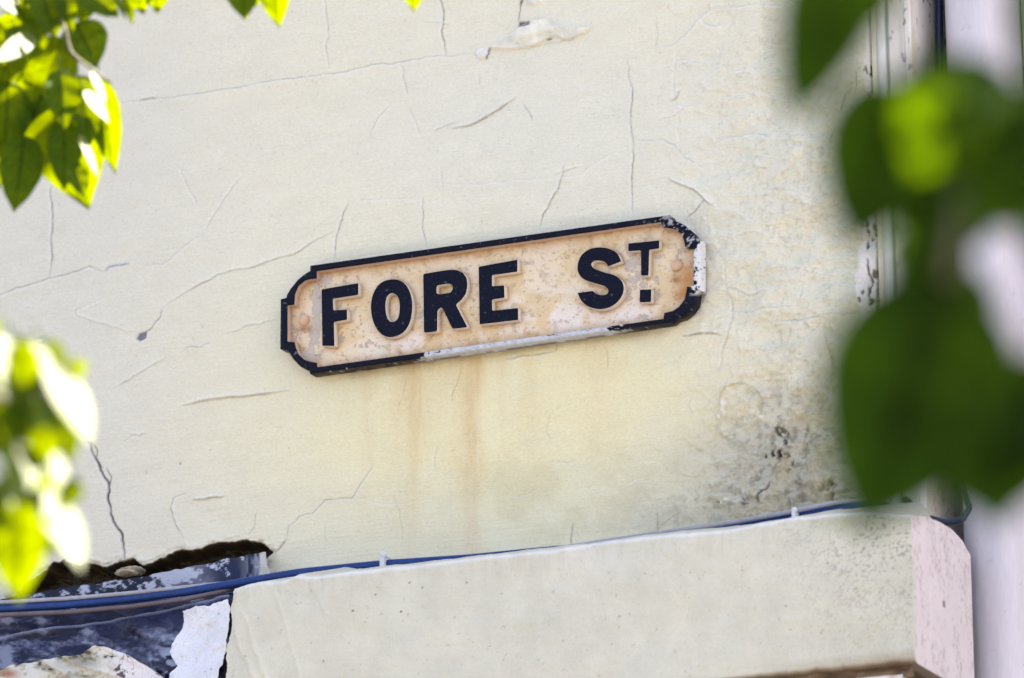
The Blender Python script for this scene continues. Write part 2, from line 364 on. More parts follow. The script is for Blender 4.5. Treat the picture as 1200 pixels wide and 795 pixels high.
# -- the round filled hole
cx, cy = 868, 474
rr = np.hypot((PX-cx)/24.5, (PY-cy)/24.5)
H += -.003*sm(rr, 1.02, .95)+.0035*np.exp(-((rr-1.05)/.05)**2)*(.4+.8*fbm(PX/9, PY/9, 301, 3))
c_ = np.exp(-((rr-1.0)/.035)**2)*np.where(PX < cx+5, .35, .16); col = lerp(col, np.clip(c_, 0, 1), (.28, .24, .17))
patch([(845, 467), (848, 478), (851, 484), (847, 487), (844, 480)], .004, (.75, .73, .66), 1.2, .2, .8, .8)
# -- broken, mouldy plaster towards the right end of the ledge
dm = np.clip(gs(PX, PY, 915, 545, 75, 75, 0)*1.0+gs(PX, PY, 985, 520, 60, 95)*.7+gs(PX, PY, 860, 600, 110, 28)*.45, 0, 1)
mo = fbm(PX/22, PY/22, 401, 5, .62)
H += -.004*dm*sm(mo, .50, .62); H += .004*dm*(fbm(PX/12, PY/12, 411, 4)-.5)
col = lerp(col, np.clip(dm*sm(mo, .42, .64)*.5, 0, 1), (.40, .37, .30))
mo2 = fbm(PX/8, PY/8, 421, 4, .6); col = lerp(col, np.clip(dm*sm(mo2, .52, .72)*.75, 0, 1), (.19, .165, .125)); H -= .0012*dm*sm(mo2, .58, .75)
for (x, y, rx, ry, ro) in [(905, 531, 9, 4, -25), (899, 535, 5, 3, -40), (911, 531, 3, 6, 10), (921, 533, 5, 2, 45), (919, 518, 2, 4, 0), (923, 545, 3, 6, 30), (970, 571, 9, 4, -20), (974, 580, 4, 6, 0), (842, 588, 2, 2, 0), (914, 505, 7, 4, 30), (870, 590, 3, 1.3, 30), (976, 568, 6, 3, 30)]:
    g = sm(gs(PX, PY, x, y, rx*1.3, ry*1.3, ro)*sm(fbm(PX/4.2, PY/4.2, 37, 3, .65), .36, .62)*1.3, .30, .62); H -= g*.006; col = lerp(col, g*.85, (.06, .05, .045))
for (x, y, rx, ry) in [(851, 586, 4, 2), (845, 590, 3, 2), (848, 473, 3, 6), (890, 488, 4, 2), (842, 488, 2, 4)]:
    g = sm(gs(PX, PY, x, y, rx, ry), .35, .7); H += g*.004; col = lerp(col, g*.8, (.78, .76, .72))
crack([(901, 562), (897, 572), (888, 577), (885, 583), (888, 590)], 1.7, 1.2, .008, .004, 1, 6, .5, tone=(.05, .045, .05))
crack([(868, 580), (872, 588), (877, 590)], 1.2, .9, .004); crack([(922, 580), (921, 604)], 1.5, .8, .004); crack([(922, 588), (945, 584), (962, 585)], 1.8, .6, .003, tone=(.2, .17, .12))
bs = fbm(PX/26, PY/34, 451, 5, .62); col = lerp(col, np.clip((dm+.35*sm(PX, 820, 960)*sm(PY, 250, 480))*sm(bs, .46, .66)*.55, 0, 1), (.43, .37, .25))
# fine mould specks, denser near the corner and above the ledge
dens = np.clip(sm(PX, 740, 980)*.6+dm*.6+sm(PY, 560, 640)*sm(PX, 600, 800)*.3, 0, 1)
sp = fbm(PX/4.5, PY/4.5, 431, 3, .7); col = lerp(col, np.clip(dens*sm(sp, .60, .74)*.5, 0, 1), (.24, .22, .17))
sp2 = fbm(PX/3, PY/3, 441, 2); col = lerp(col, sm(sp2, .83, .92)*.35, (.3, .26, .2))
col = lerp(col, np.clip(gs(PX, PY, 1000, 350, 30, 200)*.35, 0, 1), (.44, .46, .36))
# -- rust streaks running down from the sign
below = sm(PY, 400-(PX-560)*.12+2, 400-(PX-560)*.12+16)
for (x, wd, L, st) in [(484, 9, 150, .42), (470, 16, 120, .22), (553, 13, 210, .5), (545, 22, 150, .28), (430, 12, 110, .22), (618, 14, 110, .2), (700, 25, 90, .2), (500, 30, 60, .25), (590, 6, 90, .18)]:
    y0 = 441-(x-365)*.142; q = vnoise(PY/40+x, PX*0+.3, 9)
    g = np.exp(-((PX-x-(q-.5)*9)/(wd*(.45+.9*vnoise(PY/25+x*3, PX*0+.7, 29))))**2)*sm(PY, y0-6, y0+4)*np.exp(-np.clip(PY-y0, 0, 999)/L)
    g = g*(.3+1.4*fbm(PX/4, PY/30, 19, 4, .65)); col = lerp(col, np.clip(g*st, 0, 1), (.56, .33, .13))
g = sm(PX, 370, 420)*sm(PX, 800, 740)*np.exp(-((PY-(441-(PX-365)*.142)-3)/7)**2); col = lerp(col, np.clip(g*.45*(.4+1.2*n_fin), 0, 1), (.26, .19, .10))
col = lerp(col, np.clip(np.exp(-((PY-595)/90)**2)*sm(PX, 430, 640)*sm(n_mid, .5, .7)*.3*sm(PX, 900, 700), 0, 1), (.5, .43, .28))
# -- whitish, peeling corner strip
ew = 1030-PX-((PY-330)*0)
edge_w = 10+22*np.clip(gs(PX, PY, 1020, 320, 40, 55)+gs(PX, PY, 1020, 445, 40, 50)+gs(PX, PY, 1020, 100, 40, 140)*.3, 0, 1)*(.4+1.1*fbm(PX/14, PY/14, 501, 4))
k = sm(ew, edge_w+2, edge_w-2); H -= k*.0028; col = lerp(col, k*.85, (.70, .66, .66))
k2 = k*sm(fbm(PX/7, PY/16, 511, 4, .6), .63, .70); col = lerp(col, k2*.9, (.09, .07, .08)); H -= k2*.004
crack([(1014, 300), (1017, 320), (1021, 330), (1017, 345), (1020, 356)], 1.5, 1.2, .005, tone=(.06, .04, .06)); crack([(1018, 350), (1023, 352), (1017, 358)], 2.5, 1.2, .006, tone=(.06, .04, .06))
crack([(1021, 378), (1020, 400), (1023, 412)], 2.6, 1.1, .006, tone=(.05, .05, .03)); crack([(1026, 300), (1027, 340), (1025, 385)], 1.4, .9, .004)
H -= .012*sm(X, XC-.010, XC)**2

# -- the hollow where plaster has dropped away over the lead flashing
hol = [(-80, 708), (20, 700), (42, 680), (62, 661), (75, 657), (88, 663), (105, 662), (125, 666), (146, 659), (156, 656), (166, 664), (178, 662), (205, 648), (232, 645), (247, 640), (268, 637), (290, 634), (305, 637), (320, 648), (312, 655), (300, 790), (-80, 790)]
Pj = jitter(hol+[hol[0]], 2.0, 4, 8)
near = np.nonzero((PX < 345) & (PY > 620))[0]
_, d, s, t = poly_dist(PX[near], PY[near], Pj, 1e4); ins = inside(PX[near], PY[near], Pj[:-1]); sdn = np.where(ins, d, -d)
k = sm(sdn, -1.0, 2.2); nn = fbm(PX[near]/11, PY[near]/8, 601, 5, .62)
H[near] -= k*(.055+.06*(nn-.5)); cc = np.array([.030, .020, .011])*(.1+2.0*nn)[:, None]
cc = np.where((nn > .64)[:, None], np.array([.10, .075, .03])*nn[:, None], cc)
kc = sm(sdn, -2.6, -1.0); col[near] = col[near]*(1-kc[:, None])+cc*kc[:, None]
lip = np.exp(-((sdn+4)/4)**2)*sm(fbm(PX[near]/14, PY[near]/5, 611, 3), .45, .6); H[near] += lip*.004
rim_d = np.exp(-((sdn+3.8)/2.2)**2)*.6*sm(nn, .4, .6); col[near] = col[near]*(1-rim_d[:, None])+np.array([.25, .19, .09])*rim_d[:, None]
# behind the ledge the wall simply goes down
# fade relief out towards the sheet's own borders
fade = sm(X, XL, XL+.03)*sm(Z, ZB, ZB+.03)*sm(ZT-Z, 0, .03); H *= fade
Yw = -H
V = np.stack([X, Yw, Z], 1)
house = thing('plastered_house', 'cream painted plaster wall cracked and stained, carrying the street name plate', 'wall', (0, 0, 0))
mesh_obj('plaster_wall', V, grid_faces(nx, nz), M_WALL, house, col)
wb = bmesh.new()
def q(*p): wb.faces.new([wb.verts.new(v) for v in p])
XW0, ZW1, YB = -9.0, 5.5, .35
q((XW0, 0, .1), (XL, 0, .1), (XL, 0, ZW1), (XW0, 0, ZW1)); q((XL, 0, .1), (XC, 0, .1), (XC, 0, ZB), (XL, 0, ZB)); q((XL, 0, ZT), (XC, 0, ZT), (XC, 0, ZW1), (XL, 0, ZW1))
q((XC, .0, .1), (XC, YB, .1), (XC, YB, ZW1), (XC, .0, ZW1)); q((XW0, 0, ZW1), (XC, 0, ZW1), (XC, YB, ZW1), (XW0, YB, ZW1)); q((XW0, YB, .1), (XW0, 0, .1), (XW0, 0, ZW1), (XW0, YB, ZW1)); q((XC, YB, .1), (XW0, YB, .1), (XW0, YB, ZW1), (XC, YB, ZW1))
me = bpy.data.meshes.new('outer_wall'); wb.to_mesh(me); wb.free(); me.materials.append(M_FLAT)
o = bpy.data.objects.new('outer_wall', me); C.objects.link(o); o.parent = house
print('wall verts', len(V), 'XL XC', XL, XC, 'z at corners', [round(float(on_y(px, py, 0)[2]), 2) for px, py in ((0, 0), (1200, 0), (0, 795), (1200, 795))])

# ---------------------------------------------------------------- the ledge (projecting string course)
YF = -.30
XE = on_y(1070, 690, YF)[0]
top_px = [(150, 700), (250, 694), (272, 691), (300, 683), (335, 680), (345, 675), (360, 677), (450, 666), (550, 655), (640, 646), (670, 641), (700, 637), (780, 628), (850, 621), (900, 613), (930, 606), (1000, 601), (1070, 604), (1110, 606)]
tp = np.array([on_y(a, b, YF) for a, b in top_px]); bot = on_y(1070, 776, YF); ZBOT = bot[2]
bot2 = on_y(900, 796, YF)
print('ledge', XE, 'top z', tp[:, 2].round(3), 'bottom', ZBOT, bot2[2])
prof_end = [on_x(a, b, XE) for a, b in [(1070, 604), (1085, 606), (1100, 611), (1115, 620), (1128, 634), (1138, 652), (1142, 680), (1144, 740), (1146, 800)]]
print('end profile', [(round(float(p[1]), 3), round(float(p[2]), 3)) for p in prof_end])
XS = on_y(268, 740, YF)[0]
nxl = int((XE-XS)/.0024); xl = np.linspace(XS, XE, nxl)
zt = np.interp(xl, tp[:, 0], tp[:, 2])
zt = zt+(fbm(xl*22, xl*0+.2, 701, 4)-.5)*.006
# profile rows: underside back -> front bottom -> front top -> sloping weathering to the wall
slope = math.tan(EL)/math.cos(AZ)
PR = [(-.02, None, 0)]
def prof(x, ztop):
    """(y,z) rows for one x"""
    rows = [(.035, ZBOT+.002), (-.15, ZBOT+.001), (YF+.012, ZBOT), (YF+.004, ZBOT+.002), (YF, ZBOT+.009)]
    n = 120
    for i in range(1, n): rows.append((YF, ZBOT+.009+(ztop-.006-ZBOT-.009)*i/n))
    rows += [(YF, ztop-.005), (YF+.0025, ztop-.0012), (YF+.008, ztop+.001)]
    for i in range(1, 24):
        y = YF+.008+(.040-YF-.008)*i/23
        rows.append((y, ztop+.001+(y-YF)*slope*.86))
    return rows
rows = [prof(x, z) for x, z in zip(xl, zt)]
A = np.array(rows); npf = A.shape[1]
XX = np.repeat(xl[:, None], npf, 1)
# blend the weathering over the last 12 cm into the rounded end profile
pe = np.array([(p[1], p[2]) for p in prof_end])
for i in range(npf):
    if A[0, i, 0] > YF+.004 and i > 6:
        zend = np.interp(A[:, i, 0], pe[:, 0], pe[:, 1]); kx = sm(xl, XE-.10, XE-.005)
        A[:, i, 1] = np.minimum(A[:, i, 1]*(1-kx)+np.minimum(A[:, i, 1], zend)*kx, A[:, i, 1])
LV = np.stack([XX.ravel(), A[:, :, 0].ravel(), A[:, :, 1].ravel()], 1)
LP, LQ = project(LV)
front = (LV[:, 1] < YF+.02).astype(float)
wob = (fbm(LV[:, 0]*5, LV[:, 2]*5, 711, 4)-.5)*.006+(fbm(LV[:, 0]*40, LV[:, 2]*60, 712, 4)-.5)*.0018
lcol = np.tile(np.array([.61, .585, .495]), (len(LV), 1))
m1 = fbm(LP/60, LQ/60, 721, 4); lcol = lerp(lcol, sm(m1, .4, .65)*.4, (.60, .59, .52)); lcol = lerp(lcol, sm(LP, 900, 1060)*.5, (.54, .52, .43))
lcol = lerp(lcol, gs(LP, LQ, 690, 655, 60, 14)*.5, (.66, .64, .62))
sp = fbm(LP/2.3, LQ/2.3, 731, 3, .7)*.75+fbm(LP/18, LQ/18, 733, 3)*.25; de = np.clip(sm(LP, 850, 1060)*(.4+.6*sm(LQ, 740, 620)), 0, 1)
lcol = lerp(lcol, np.clip(de*sm(sp, .52, .70)*.8, 0, 1), (.20, .18, .15)); sp = fbm(LP/5.5, LQ/4.5, 741, 3, .7); lcol = lerp(lcol, sm(sp, .78, .84)*.5, (.22, .18, .12))
lcol = lerp(lcol, gs(LP, LQ, 1010, 610, 60, 14)*.5*sm(m1, .3, .6), (.28, .30, .16))
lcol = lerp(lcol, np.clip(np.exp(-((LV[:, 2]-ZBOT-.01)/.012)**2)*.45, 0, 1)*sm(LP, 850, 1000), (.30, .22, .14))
tl = front*0; edge = np.exp(-((LV[:, 2]-np.repeat(zt, npf))/.0045)**2)*(LV[:, 1] > YF-.01)*(LV[:, 1] < YF+.03)
lcol = lerp(lcol, np.clip(edge*.75, 0, 1), (.78, .76, .78))
lcol = lerp(lcol, (LV[:, 1] > YF+.03)*.6, (.47, .45, .38))
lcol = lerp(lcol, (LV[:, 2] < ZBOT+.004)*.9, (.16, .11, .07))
wob += (vnoise(LP/60+fbm(LP/30, LQ/9, 5)*2, LQ/3.4, 775)-.5)*.0005+(fbm(LP/35, LQ/24, 779, 4)-.5)*.004
lcol *= (1+(fbm(LP/24, LQ/34, 771, 5, .62)-.5)*.16)[:, None]
LV[:, 2] += (fbm(LV[:, 0]*28, LV[:, 0]*0+3, 781, 5, .6)-.5)*.008*sm(LV[:, 2], ZBOT+.02, ZBOT+.004)
run = fbm(LP/7, LQ/90, 777, 4, .6)*sm(np.repeat(zt, npf)-LV[:, 2], .16, .0); lcol = lerp(lcol, np.clip(sm(run, .45, .7)*.14, 0, 1), (.36, .33, .25))
# diagonal trowel strokes near the left end
for (pp, dep) in [([(322, 695), (352, 795)], .0012), ([(283, 718), (300, 760), (312, 795)], .002), ([(366, 690), (382, 720)], .001), ([(275, 740), (290, 770), (300, 795)], .003)]:
    idx, d, s, t = poly_dist(LP, LQ, jitter(pp, 1, 3, 3), 14); wob[idx] += np.exp(-(d/2.5)**2)*dep*1.6
for (a, b) in [(480, 683), (495, 689), (470, 717), (440, 697), (414, 716), (547, 683), (379, 775), (970, 660), (1003, 690)]:
    g = sm(gs(LP, LQ, a, b, 1.8, 1.6), .4, .8); lcol = lerp(lcol, g*.9, (.12, .11, .10))
idx, d, s, t = poly_dist(LP, LQ, jitter([(560, 690), (700, 676), (860, 668)], 2, 3, 2), 12); 
wl_ = np.clip((LV[:, 0]-XS)/.02, 0, 1)
LV[:, 1] -= wob*np.where(LV[:, 1] < YF+.004, 1, .0)
LV[:, 2] += wob*np.where(LV[:, 1] >= YF+.004, .6, 0)*(LV[:, 2] > ZBOT+.02)
# ragged left end
rag = (fbm(LV[:, 2]*30, LV[:, 2]*0+1, 751, 4)-.5)*.03-.012*sm(LV[:, 2], ZBOT+.24, ZBOT+.1)
kx = sm(LV[:, 0], XS+.10, XS); LV[:, 0] += rag*kx
LV[:, 1] += (LV[:, 1] < YF+.02)*sm(LV[:, 0], XS+.02, XS-.01)*.012
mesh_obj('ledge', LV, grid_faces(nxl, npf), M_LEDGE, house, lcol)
# the two cut ends of the ledge
def end_cap(name, ring, base, flip, par):
    ring = np.array(ring); cl = np.vstack([ring, ring[:1]]); tt = np.r_[0, np.cumsum(np.linalg.norm(np.diff(cl, axis=0), axis=1))]
    qn = np.linspace(0, tt[-1], 420, endpoint=False); ring = np.stack([np.interp(qn, tt, cl[:, k]) for k in range(3)], 1); c = ring.mean(0); nr = 64; n = len(ring)
    Vc = [c+(ring-c)*k for k in np.linspace(1, .04, nr)]; Vc = np.concatenate(Vc)
    u, v = Vc[:, 1], Vc[:, 2]
    Vc = Vc.copy(); edge_f = np.repeat(np.linspace(0, 1, nr), n)
    Vc[:, 0] += np.where(edge_f > 0, (fbm(u*18+4, v*12, 761, 4)-.5)*.004, 0)*sm(edge_f, 0, .6)
    cc = np.tile(np.array(base), (len(Vc), 1)); s1 = fbm(u*180, v*110, 765, 3, .7); s2 = fbm(u*40, v*14, 767, 4)
    cc = lerp(cc, sm(s1, .54, .70)*.7*sm(s2, .30, .55), (.33, .28, .28)); cc = lerp(cc, sm(s2, .55, .75)*.35, (.50, .46, .45))
    F = []
    for i in range(nr-1):
        for j in range(n):
            k = (j+1) % n; f = (i*n+j, i*n+k, (i+1)*n+k, (i+1)*n+j); F.append(f if flip else f[::-1])
    F.append(tuple((nr-1)*n+j for j in range(n)))
    return mesh_obj(name, Vc, F, M_LEDGE, par, cc)
ringR = LV.reshape(nxl, npf, 3)[-1]; ringL = LV.reshape(nxl, npf, 3)[0]
end_cap('ledge_end', ringR, (.63, .57, .59), False, house)['label'] = 'pinkish white end face of the ledge'  # paler pinkish tone puts brighter side light into the end's colour
end_cap('ledge_end', ringL, (.30, .25, .20), True, house)
# crumbling bed joint and the white fascia below the ledge
def rough_strip(name, x0, x1, y, z0, z1, mat, c1, c2, par, sx=.004, sz=.004, amp=.008, seed=800, c3=None):
    nu = int((x1-x0)/sx); nv = max(4, int((z1-z0)/sz)); u = np.linspace(x0, x1, nu); v = np.linspace(z0, z1, nv)
    U, Vv = np.meshgrid(u, v, indexing='ij'); U = U.ravel(); Vv = Vv.ravel(); n = fbm(U*30, Vv*50, seed, 5, .6)
    P = np.stack([U, y-(n-.5)*amp, Vv], 1); cc = np.array(c1)*(1-n[:, None])+np.array(c2)*n[:, None]
    if c3 is not None: k = sm(fbm(U*60, Vv*60, seed+9, 4), .58, .64)[:, None]; cc = cc*(1-k)+np.array(c3)*k
    return mesh_obj(name, P, grid_faces(nu, nv), mat, par, cc)
rough_strip('bed_joint', XS, XE-.012, YF+.022, ZBOT-.022, ZBOT+.004, M_LEDGE, (.03, .018, .01), (.30, .2, .12), house, amp=.03)
rough_strip('lower_fascia', XS, XE-.03, YF+.014, ZBOT-.45, ZBOT-.017, M_LEDGE, (.6, .58, .58), (.72, .7, .72), house, amp=.008, seed=820, c3=(.5, .42, .38))
box('lower_core', XS-.0, XE-.036, YF+.035, -.002, ZBOT-.45, ZBOT-.016, M_FLAT, house)

# ---------------------------------------------------------------- flashing and broken render at the left end
def sheet(name, grid, mat, par, colfn, n=(120, 60), amp=.003, freq=12, thick=.002, ragged=0, seed=900):
    """a sheet through rows of (px, py, depth y) control points, with crumpling and real thickness"""
    G = np.array([[on_y(a, b, c) for a, b, c in row] for row in grid])
    def resample(Gm, m):
        k = Gm.shape[0]; t = np.linspace(0, k-1, m); i = np.clip(np.floor(t).astype(int), 0, k-2); f = (t-i)[:, None, None]
        f = f; return Gm[i]*(1-f)+Gm[i+1]*f
    G = resample(G, n[1]); G = np.swapaxes(resample(np.swapaxes(G, 0, 1), n[0]), 0, 1)     # rows (v) x cols (u)
    P = G.reshape(-1, 3).copy(); vv, uu = np.meshgrid(np.linspace(0, 1, n[1]), np.linspace(0, 1, n[0]), indexing='ij'); uu = uu.ravel(); vv = vv.ravel()
    cr = (fbm(P[:, 0]*freq, P[:, 2]*freq, seed, 4)-.5)+.6*np.abs(fbm(P[:, 0]*freq*1.7, P[:, 2]*freq*2, seed+5, 3)-.5)
    fd = 1-np.abs(fbm(P[:, 0]*freq*.45+P[:, 2]*freq*.9, P[:, 2]*freq*.35, seed+21, 2)-.5)*9; cr = cr+np.clip(fd, 0, 1)*.55
    if ragged:
        er = (fbm(P[:, 0]*45, P[:, 2]*45, seed+8, 4)-.5)*ragged
        P[:, 2] += er*(sm(vv, .15, 0)+sm(vv, .85, 1)); P[:, 0] += er*(sm(uu, .08, 0)+sm(uu, .92, 1))
    P[:, 1] -= cr*amp*2
    cc = colfn(*project(P), uu, vv); Q = P.copy(); Q[:, 1] += thick
    Nn = len(P); F = grid_faces(n[1], n[0]); F2 = F[:, ::-1]+Nn
    ids = np.arange(Nn).reshape(n[1], n[0]); bd = np.concatenate([ids[0, :], ids[1:, -1], ids[-1, ::-1][1:], ids[::-1, 0][1:]])
    S = np.stack([bd[:-1], bd[:-1]+Nn, bd[1:]+Nn, bd[1:]], 1)
    return mesh_obj(name, np.concatenate([P, Q]), np.concatenate([F[:, ::-1], F2[:, ::-1], S]), mat, par, np.concatenate([cc, cc]))
NAVY = np.array([.006, .007, .024])
def lead_upper(px, py, u, v):
    c = NAVY*(.5+1.2*fbm(px/25, py/12, 911, 4))[:, None]
    c = lerp(c, sm(px, 170, 215)*sm(px, 262, 240)*.8*(.5+fbm(px/12, py/12, 912, 3)), (.15, .15, .22)); c = lerp(c, gs(px, py, 262, 668, 22, 12)*.9, (.012, .02, .075)); c = lerp(c, sm(px, 275, 300)*.7*sm(fbm(px/5, py/20, 913, 3), .35, .6), (.25, .27, .38))
    w = sm(fbm(px/11, py/8, 914, 6, .72)+.35*gs(px, py, 205, 672, 40, 12, -12)+.16*gs(px, py, 120, 688, 60, 8, -8)+.15*gs(px, py, 80, 688, 20, 8), .63, .70)
    c = lerp(c, w, (.40, .42, .52)); c = lerp(c, sm(px, 302, 306)*.9, (.50, .49, .47)); return c
sheet('upper_flashing', [[(-70, 722, -.035), (55, 692, -.035), (160, 677, -.035), (240, 662, -.032), (300, 648, -.03), (312, 646, -.028)], [(-70, 760, -.05), (55, 725, -.05), (160, 712, -.05), (240, 700, -.05), (305, 690, -.045), (318, 688, -.04)]], M_LEAD, house, lead_upper, n=(300, 60), amp=.003, ragged=.008)
def lead_lower(px, py, u, v):
    c = NAVY*np.array([1.6, 1.6, 1.7])*(.35+1.5*fbm(px/22, py/14, 921, 4))[:, None]
    crease = (762-px*.18)-4; w = fbm(px/26, py/13, 923, 7, .68)+.13*gs(px, py, 55, 760, 45, 12, -12)+.14*gs(px, py, 10, 775, 40, 18)+.14*gs(px, py, 160, 752, 45, 14, -5)+.14*gs(px, py, 15, 728, 14, 16)-.06
    c = lerp(c, sm(w, .49, .62)*.75, (.10, .11, .185)); c = lerp(c, sm(w, .60, .70)*.7, (.26, .28, .38))
    c = lerp(c, sm(v, .045, .0)*.6, (.30, .32, .45)); c = lerp(c, (gs(px, py, 205, 775, 30, 22, -40)*sm(fbm(px/8, py/7, 925, 4), .45, .55))*1.0, (.42, .46, .62)); return c  # pale top edge is the crease highlight, painted into the colour
# upper part hangs nearly upright, a fold, then the lower part slopes out
sheet('lower_flashing', [[(-70, 722, -.055), (60, 714, -.055), (160, 706, -.055), (275, 694, -.055)], [(-70, 757, -.07), (30, 744, -.07), (120, 730, -.07), (275, 706, -.07)]], M_LEAD, house, lead_lower, n=(220, 50), amp=.006, seed=930)
sheet('lower_flashing', [[(-70, 757, -.085), (30, 742, -.085), (130, 728, -.085), (275, 700, -.085)], [(-70, 800, -.13), (30, 790, -.13), (130, 775, -.14), (270, 750, -.14)], [(-70, 850, -.21), (30, 845, -.21), (130, 840, -.21), (262, 830, -.21)]], M_LEAD, house, lead_lower, n=(300, 130), amp=.016, freq=13, seed=940)
def white_c(px, py, u, v):
    c = np.tile(np.array([.74, .73, .78]), (len(px), 1)); c = lerp(c, gs(px, py, 228, 716, 25, 6)*.35*sm(fbm(px/6, py/4, 951, 3), .4, .6), (.4, .36, .36))
    c = lerp(c, sm(fbm(px/2.5, py/2.5, 953, 2), .8, .88)*.6, (.2, .2, .25)); return lerp(c, sm(u, .95, 1)*.4, (.85, .85, .85))
wsh = sheet('peeling_paint_sheet', [[(216, 716, -.165), (240, 710, -.18), (269, 702, -.20)], [(214, 738, -.17), (243, 736, -.19), (270, 728, -.22)], [(196, 765, -.19), (235, 762, -.20), (266, 755, -.235)], [(205, 780, -.22), (230, 785, -.22), (258, 785, -.25)], [(190, 830, -.24), (220, 830, -.24), (246, 830, -.26)]], M_LEAD, house, white_c, n=(80, 120), amp=.012, freq=17, ragged=.014, seed=960)
def broken_c(px, py, u, v):
    n = fbm(px/14, py/10, 971, 5, .6); c = np.tile(np.array([.60, .57, .50]), (len(px), 1))
    c = lerp(c, sm(px, 110, 150)*.8, (.70, .64, .66)); c = lerp(c, sm(n, .50, .62)*.7*sm(px, 150, 110), (.24, .20, .12)); c = lerp(c, sm(n, .66, .70)*.95, (.04, .035, .03))
    c = lerp(c, gs(px, py, 10, 790, 12, 6)*.9, (.30, .10, .03)); c = lerp(c, gs(px, py, 95, 775, 22, 8)*.6, (.13, .10, .05))
    ck = np.abs(fbm(px/9, py/30, 975, 3)-.5); return lerp(c, sm(ck, .014, .0)*.8*sm(px, 120, 135), (.05, .04, .06))
sheet('broken_render', [[(-70, 795, -.20), (0, 783, -.21), (50, 774, -.22), (95, 768, -.24), (112, 757, -.26), (132, 761, -.255), (152, 769, -.25), (172, 782, -.245), (195, 798, -.24)], [(-70, 812, -.225), (0, 799, -.235), (50, 790, -.245), (95, 785, -.26), (120, 780, -.285), (140, 785, -.275), (155, 792, -.27), (178, 800, -.265), (200, 812, -.26)], [(-70, 900, -.25), (0, 890, -.26), (50, 885, -.27), (95, 880, -.28), (130, 870, -.29), (148, 872, -.29), (160, 875, -.285), (185, 880, -.28), (215, 885, -.27)]], M_LEDGE, house, broken_c, n=(220, 110), amp=.010, freq=22, thick=.02, ragged=.008, seed=980)
# loose lumps of render sitting in the hollow
def stone(name, px, py, y, rx, ry, rz, colr, par, seed):
    bm = bmesh.new(); bmesh.ops.create_icosphere(bm, subdivisions=4, radius=1); c = on_y(px, py, y)
    vs_ = np.array([v.co[:] for v in bm.verts]); n = fbm(vs_[:, 0]*2+5+seed, vs_[:, 1]*2+vs_[:, 2]*3+7, seed, 4)
    P = vs_*np.array([rx, ry, rz])*(.25+1.5*n)[:, None]+c; F = [tuple(v.index for v in f.verts) for f in bm.faces]; bm.free()
    cc = np.array(colr)*(.5+n)[:, None]; return mesh_obj(name, P, F, M_LEDGE, par, cc)
stone('loose_render', 153, 670, -.004, .028, .02, .008, (.40, .36, .29), house, 3)
# dark rubble filling behind the sheets and in the gap beside the ledge's cut end
box('rubble_core', XL-.5, XS-.004, -.018, -.001, 2.5, on_y(200, 715, -.03)[2], painted('dark_rubble', (.05, .04, .035), rough=.9), house)

# ---------------------------------------------------------------- white trim, recess and the neighbour's rounded pier
x_t0 = on_y(1033, 300, .04)[0]; x_t1 = on_y(1078, 300, .04)[0]
nb = thing('white_building', 'white painted neighbouring building with a broad rounded pier beside the cream wall', 'building', (XC+.4, .2, 0))
def extrude_profile(name, prof, z0, z1, mat, par, colfn, nz_=500):
    P2 = np.array(prof); z = np.linspace(z0, z1, nz_); n = len(P2)
    V = np.stack([np.repeat(P2[None, :, 0], nz_, 0), np.repeat(P2[None, :, 1], nz_, 0), np.repeat(z[:, None], n, 1)], -1).reshape(-1, 3)
    V[:, 1] += (fbm(V[:, 0]*30, V[:, 2]*6, 1001, 4)-.5)*.004
    return mesh_obj(name, V, grid_faces(nz_, n), mat, par, colfn(V))
def dens_pts(pts, st=.0025):
    out = []
    for a, b in zip(pts[:-1], pts[1:]):
        a = np.array(a); b = np.array(b); k = max(1, int(np.linalg.norm(b-a)/st)); out += [a+(b-a)*i/k for i in range(k)]
    return out+[np.array(pts[-1])]
wt = x_t1-x_t0
bead = [(x_t0+.012+.012*math.cos(t), .040-.012*math.sin(t)) for t in np.linspace(math.pi, 0, 12)]
prof_t = dens_pts([(x_t0-.006, .3), (x_t0-.006, .055), (x_t0, .052)]+bead+[(x_t0+.025, .046), (x_t0+.030, .046), (x_t0+.031, .036), (x_t1-.014, .034), (x_t1-.013, .029), (x_t1-.002, .029), (x_t1, .031), (x_t1, .3)])
def trim_c(V):
    p, q_ = project(V); c = np.tile(np.array([.66, .63, .60]), (len(V), 1)); c = lerp(c, (V[:, 0] < x_t0+.026)*.8, (.62, .66, .70))
    n = fbm(p/5, q_/13, 1011, 4, .6); c = lerp(c, sm(n, .66, .72)*.7*(V[:, 0] > x_t0+.03), (.12, .09, .10)); c = lerp(c, sm(fbm(p/9, q_/60, 1013, 3), .55, .7)*.5, (.55, .48, .38))
    return c
trm = extrude_profile('corner_board', prof_t, 2.6, 5.6, M_TRIM, nb, trim_c, 900); trm['label'] = 'moulded white board with flaking paint'
x_r0 = x_t1; x_p0 = on_y(1112, 300, .12)[0]; x_p1 = on_y(1195, 300, .12)[0]
rough_strip('recess_wall', x_r0-.05, x_p0+.1, .24, 2.6, 5.6, M_TRIM, (.22, .17, .19), (.42, .36, .40), nb, sx=.006, sz=.008, amp=.008, seed=1020, c3=(.12, .09, .1))
pr = x_p1-x_p0
arc = [(x_p0+pr*(.5-.5*np.sign(math.cos(t))*abs(math.cos(t))**.75), .22-.15*abs(math.sin(t))**.75) for t in np.linspace(.0, math.pi, 60)]
def pier_c(V):
    p, q_ = project(V); c = np.tile(np.array([.57, .54, .61]), (len(V), 1)); c = lerp(c, sm(fbm(p/3, q_/3, 1031, 3, .6), .78, .86)*.5, (.3, .25, .26)); c = lerp(c, sm(fbm(p/20, q_/120, 1033, 4), .5, .7)*.3, (.58, .54, .60)); return c
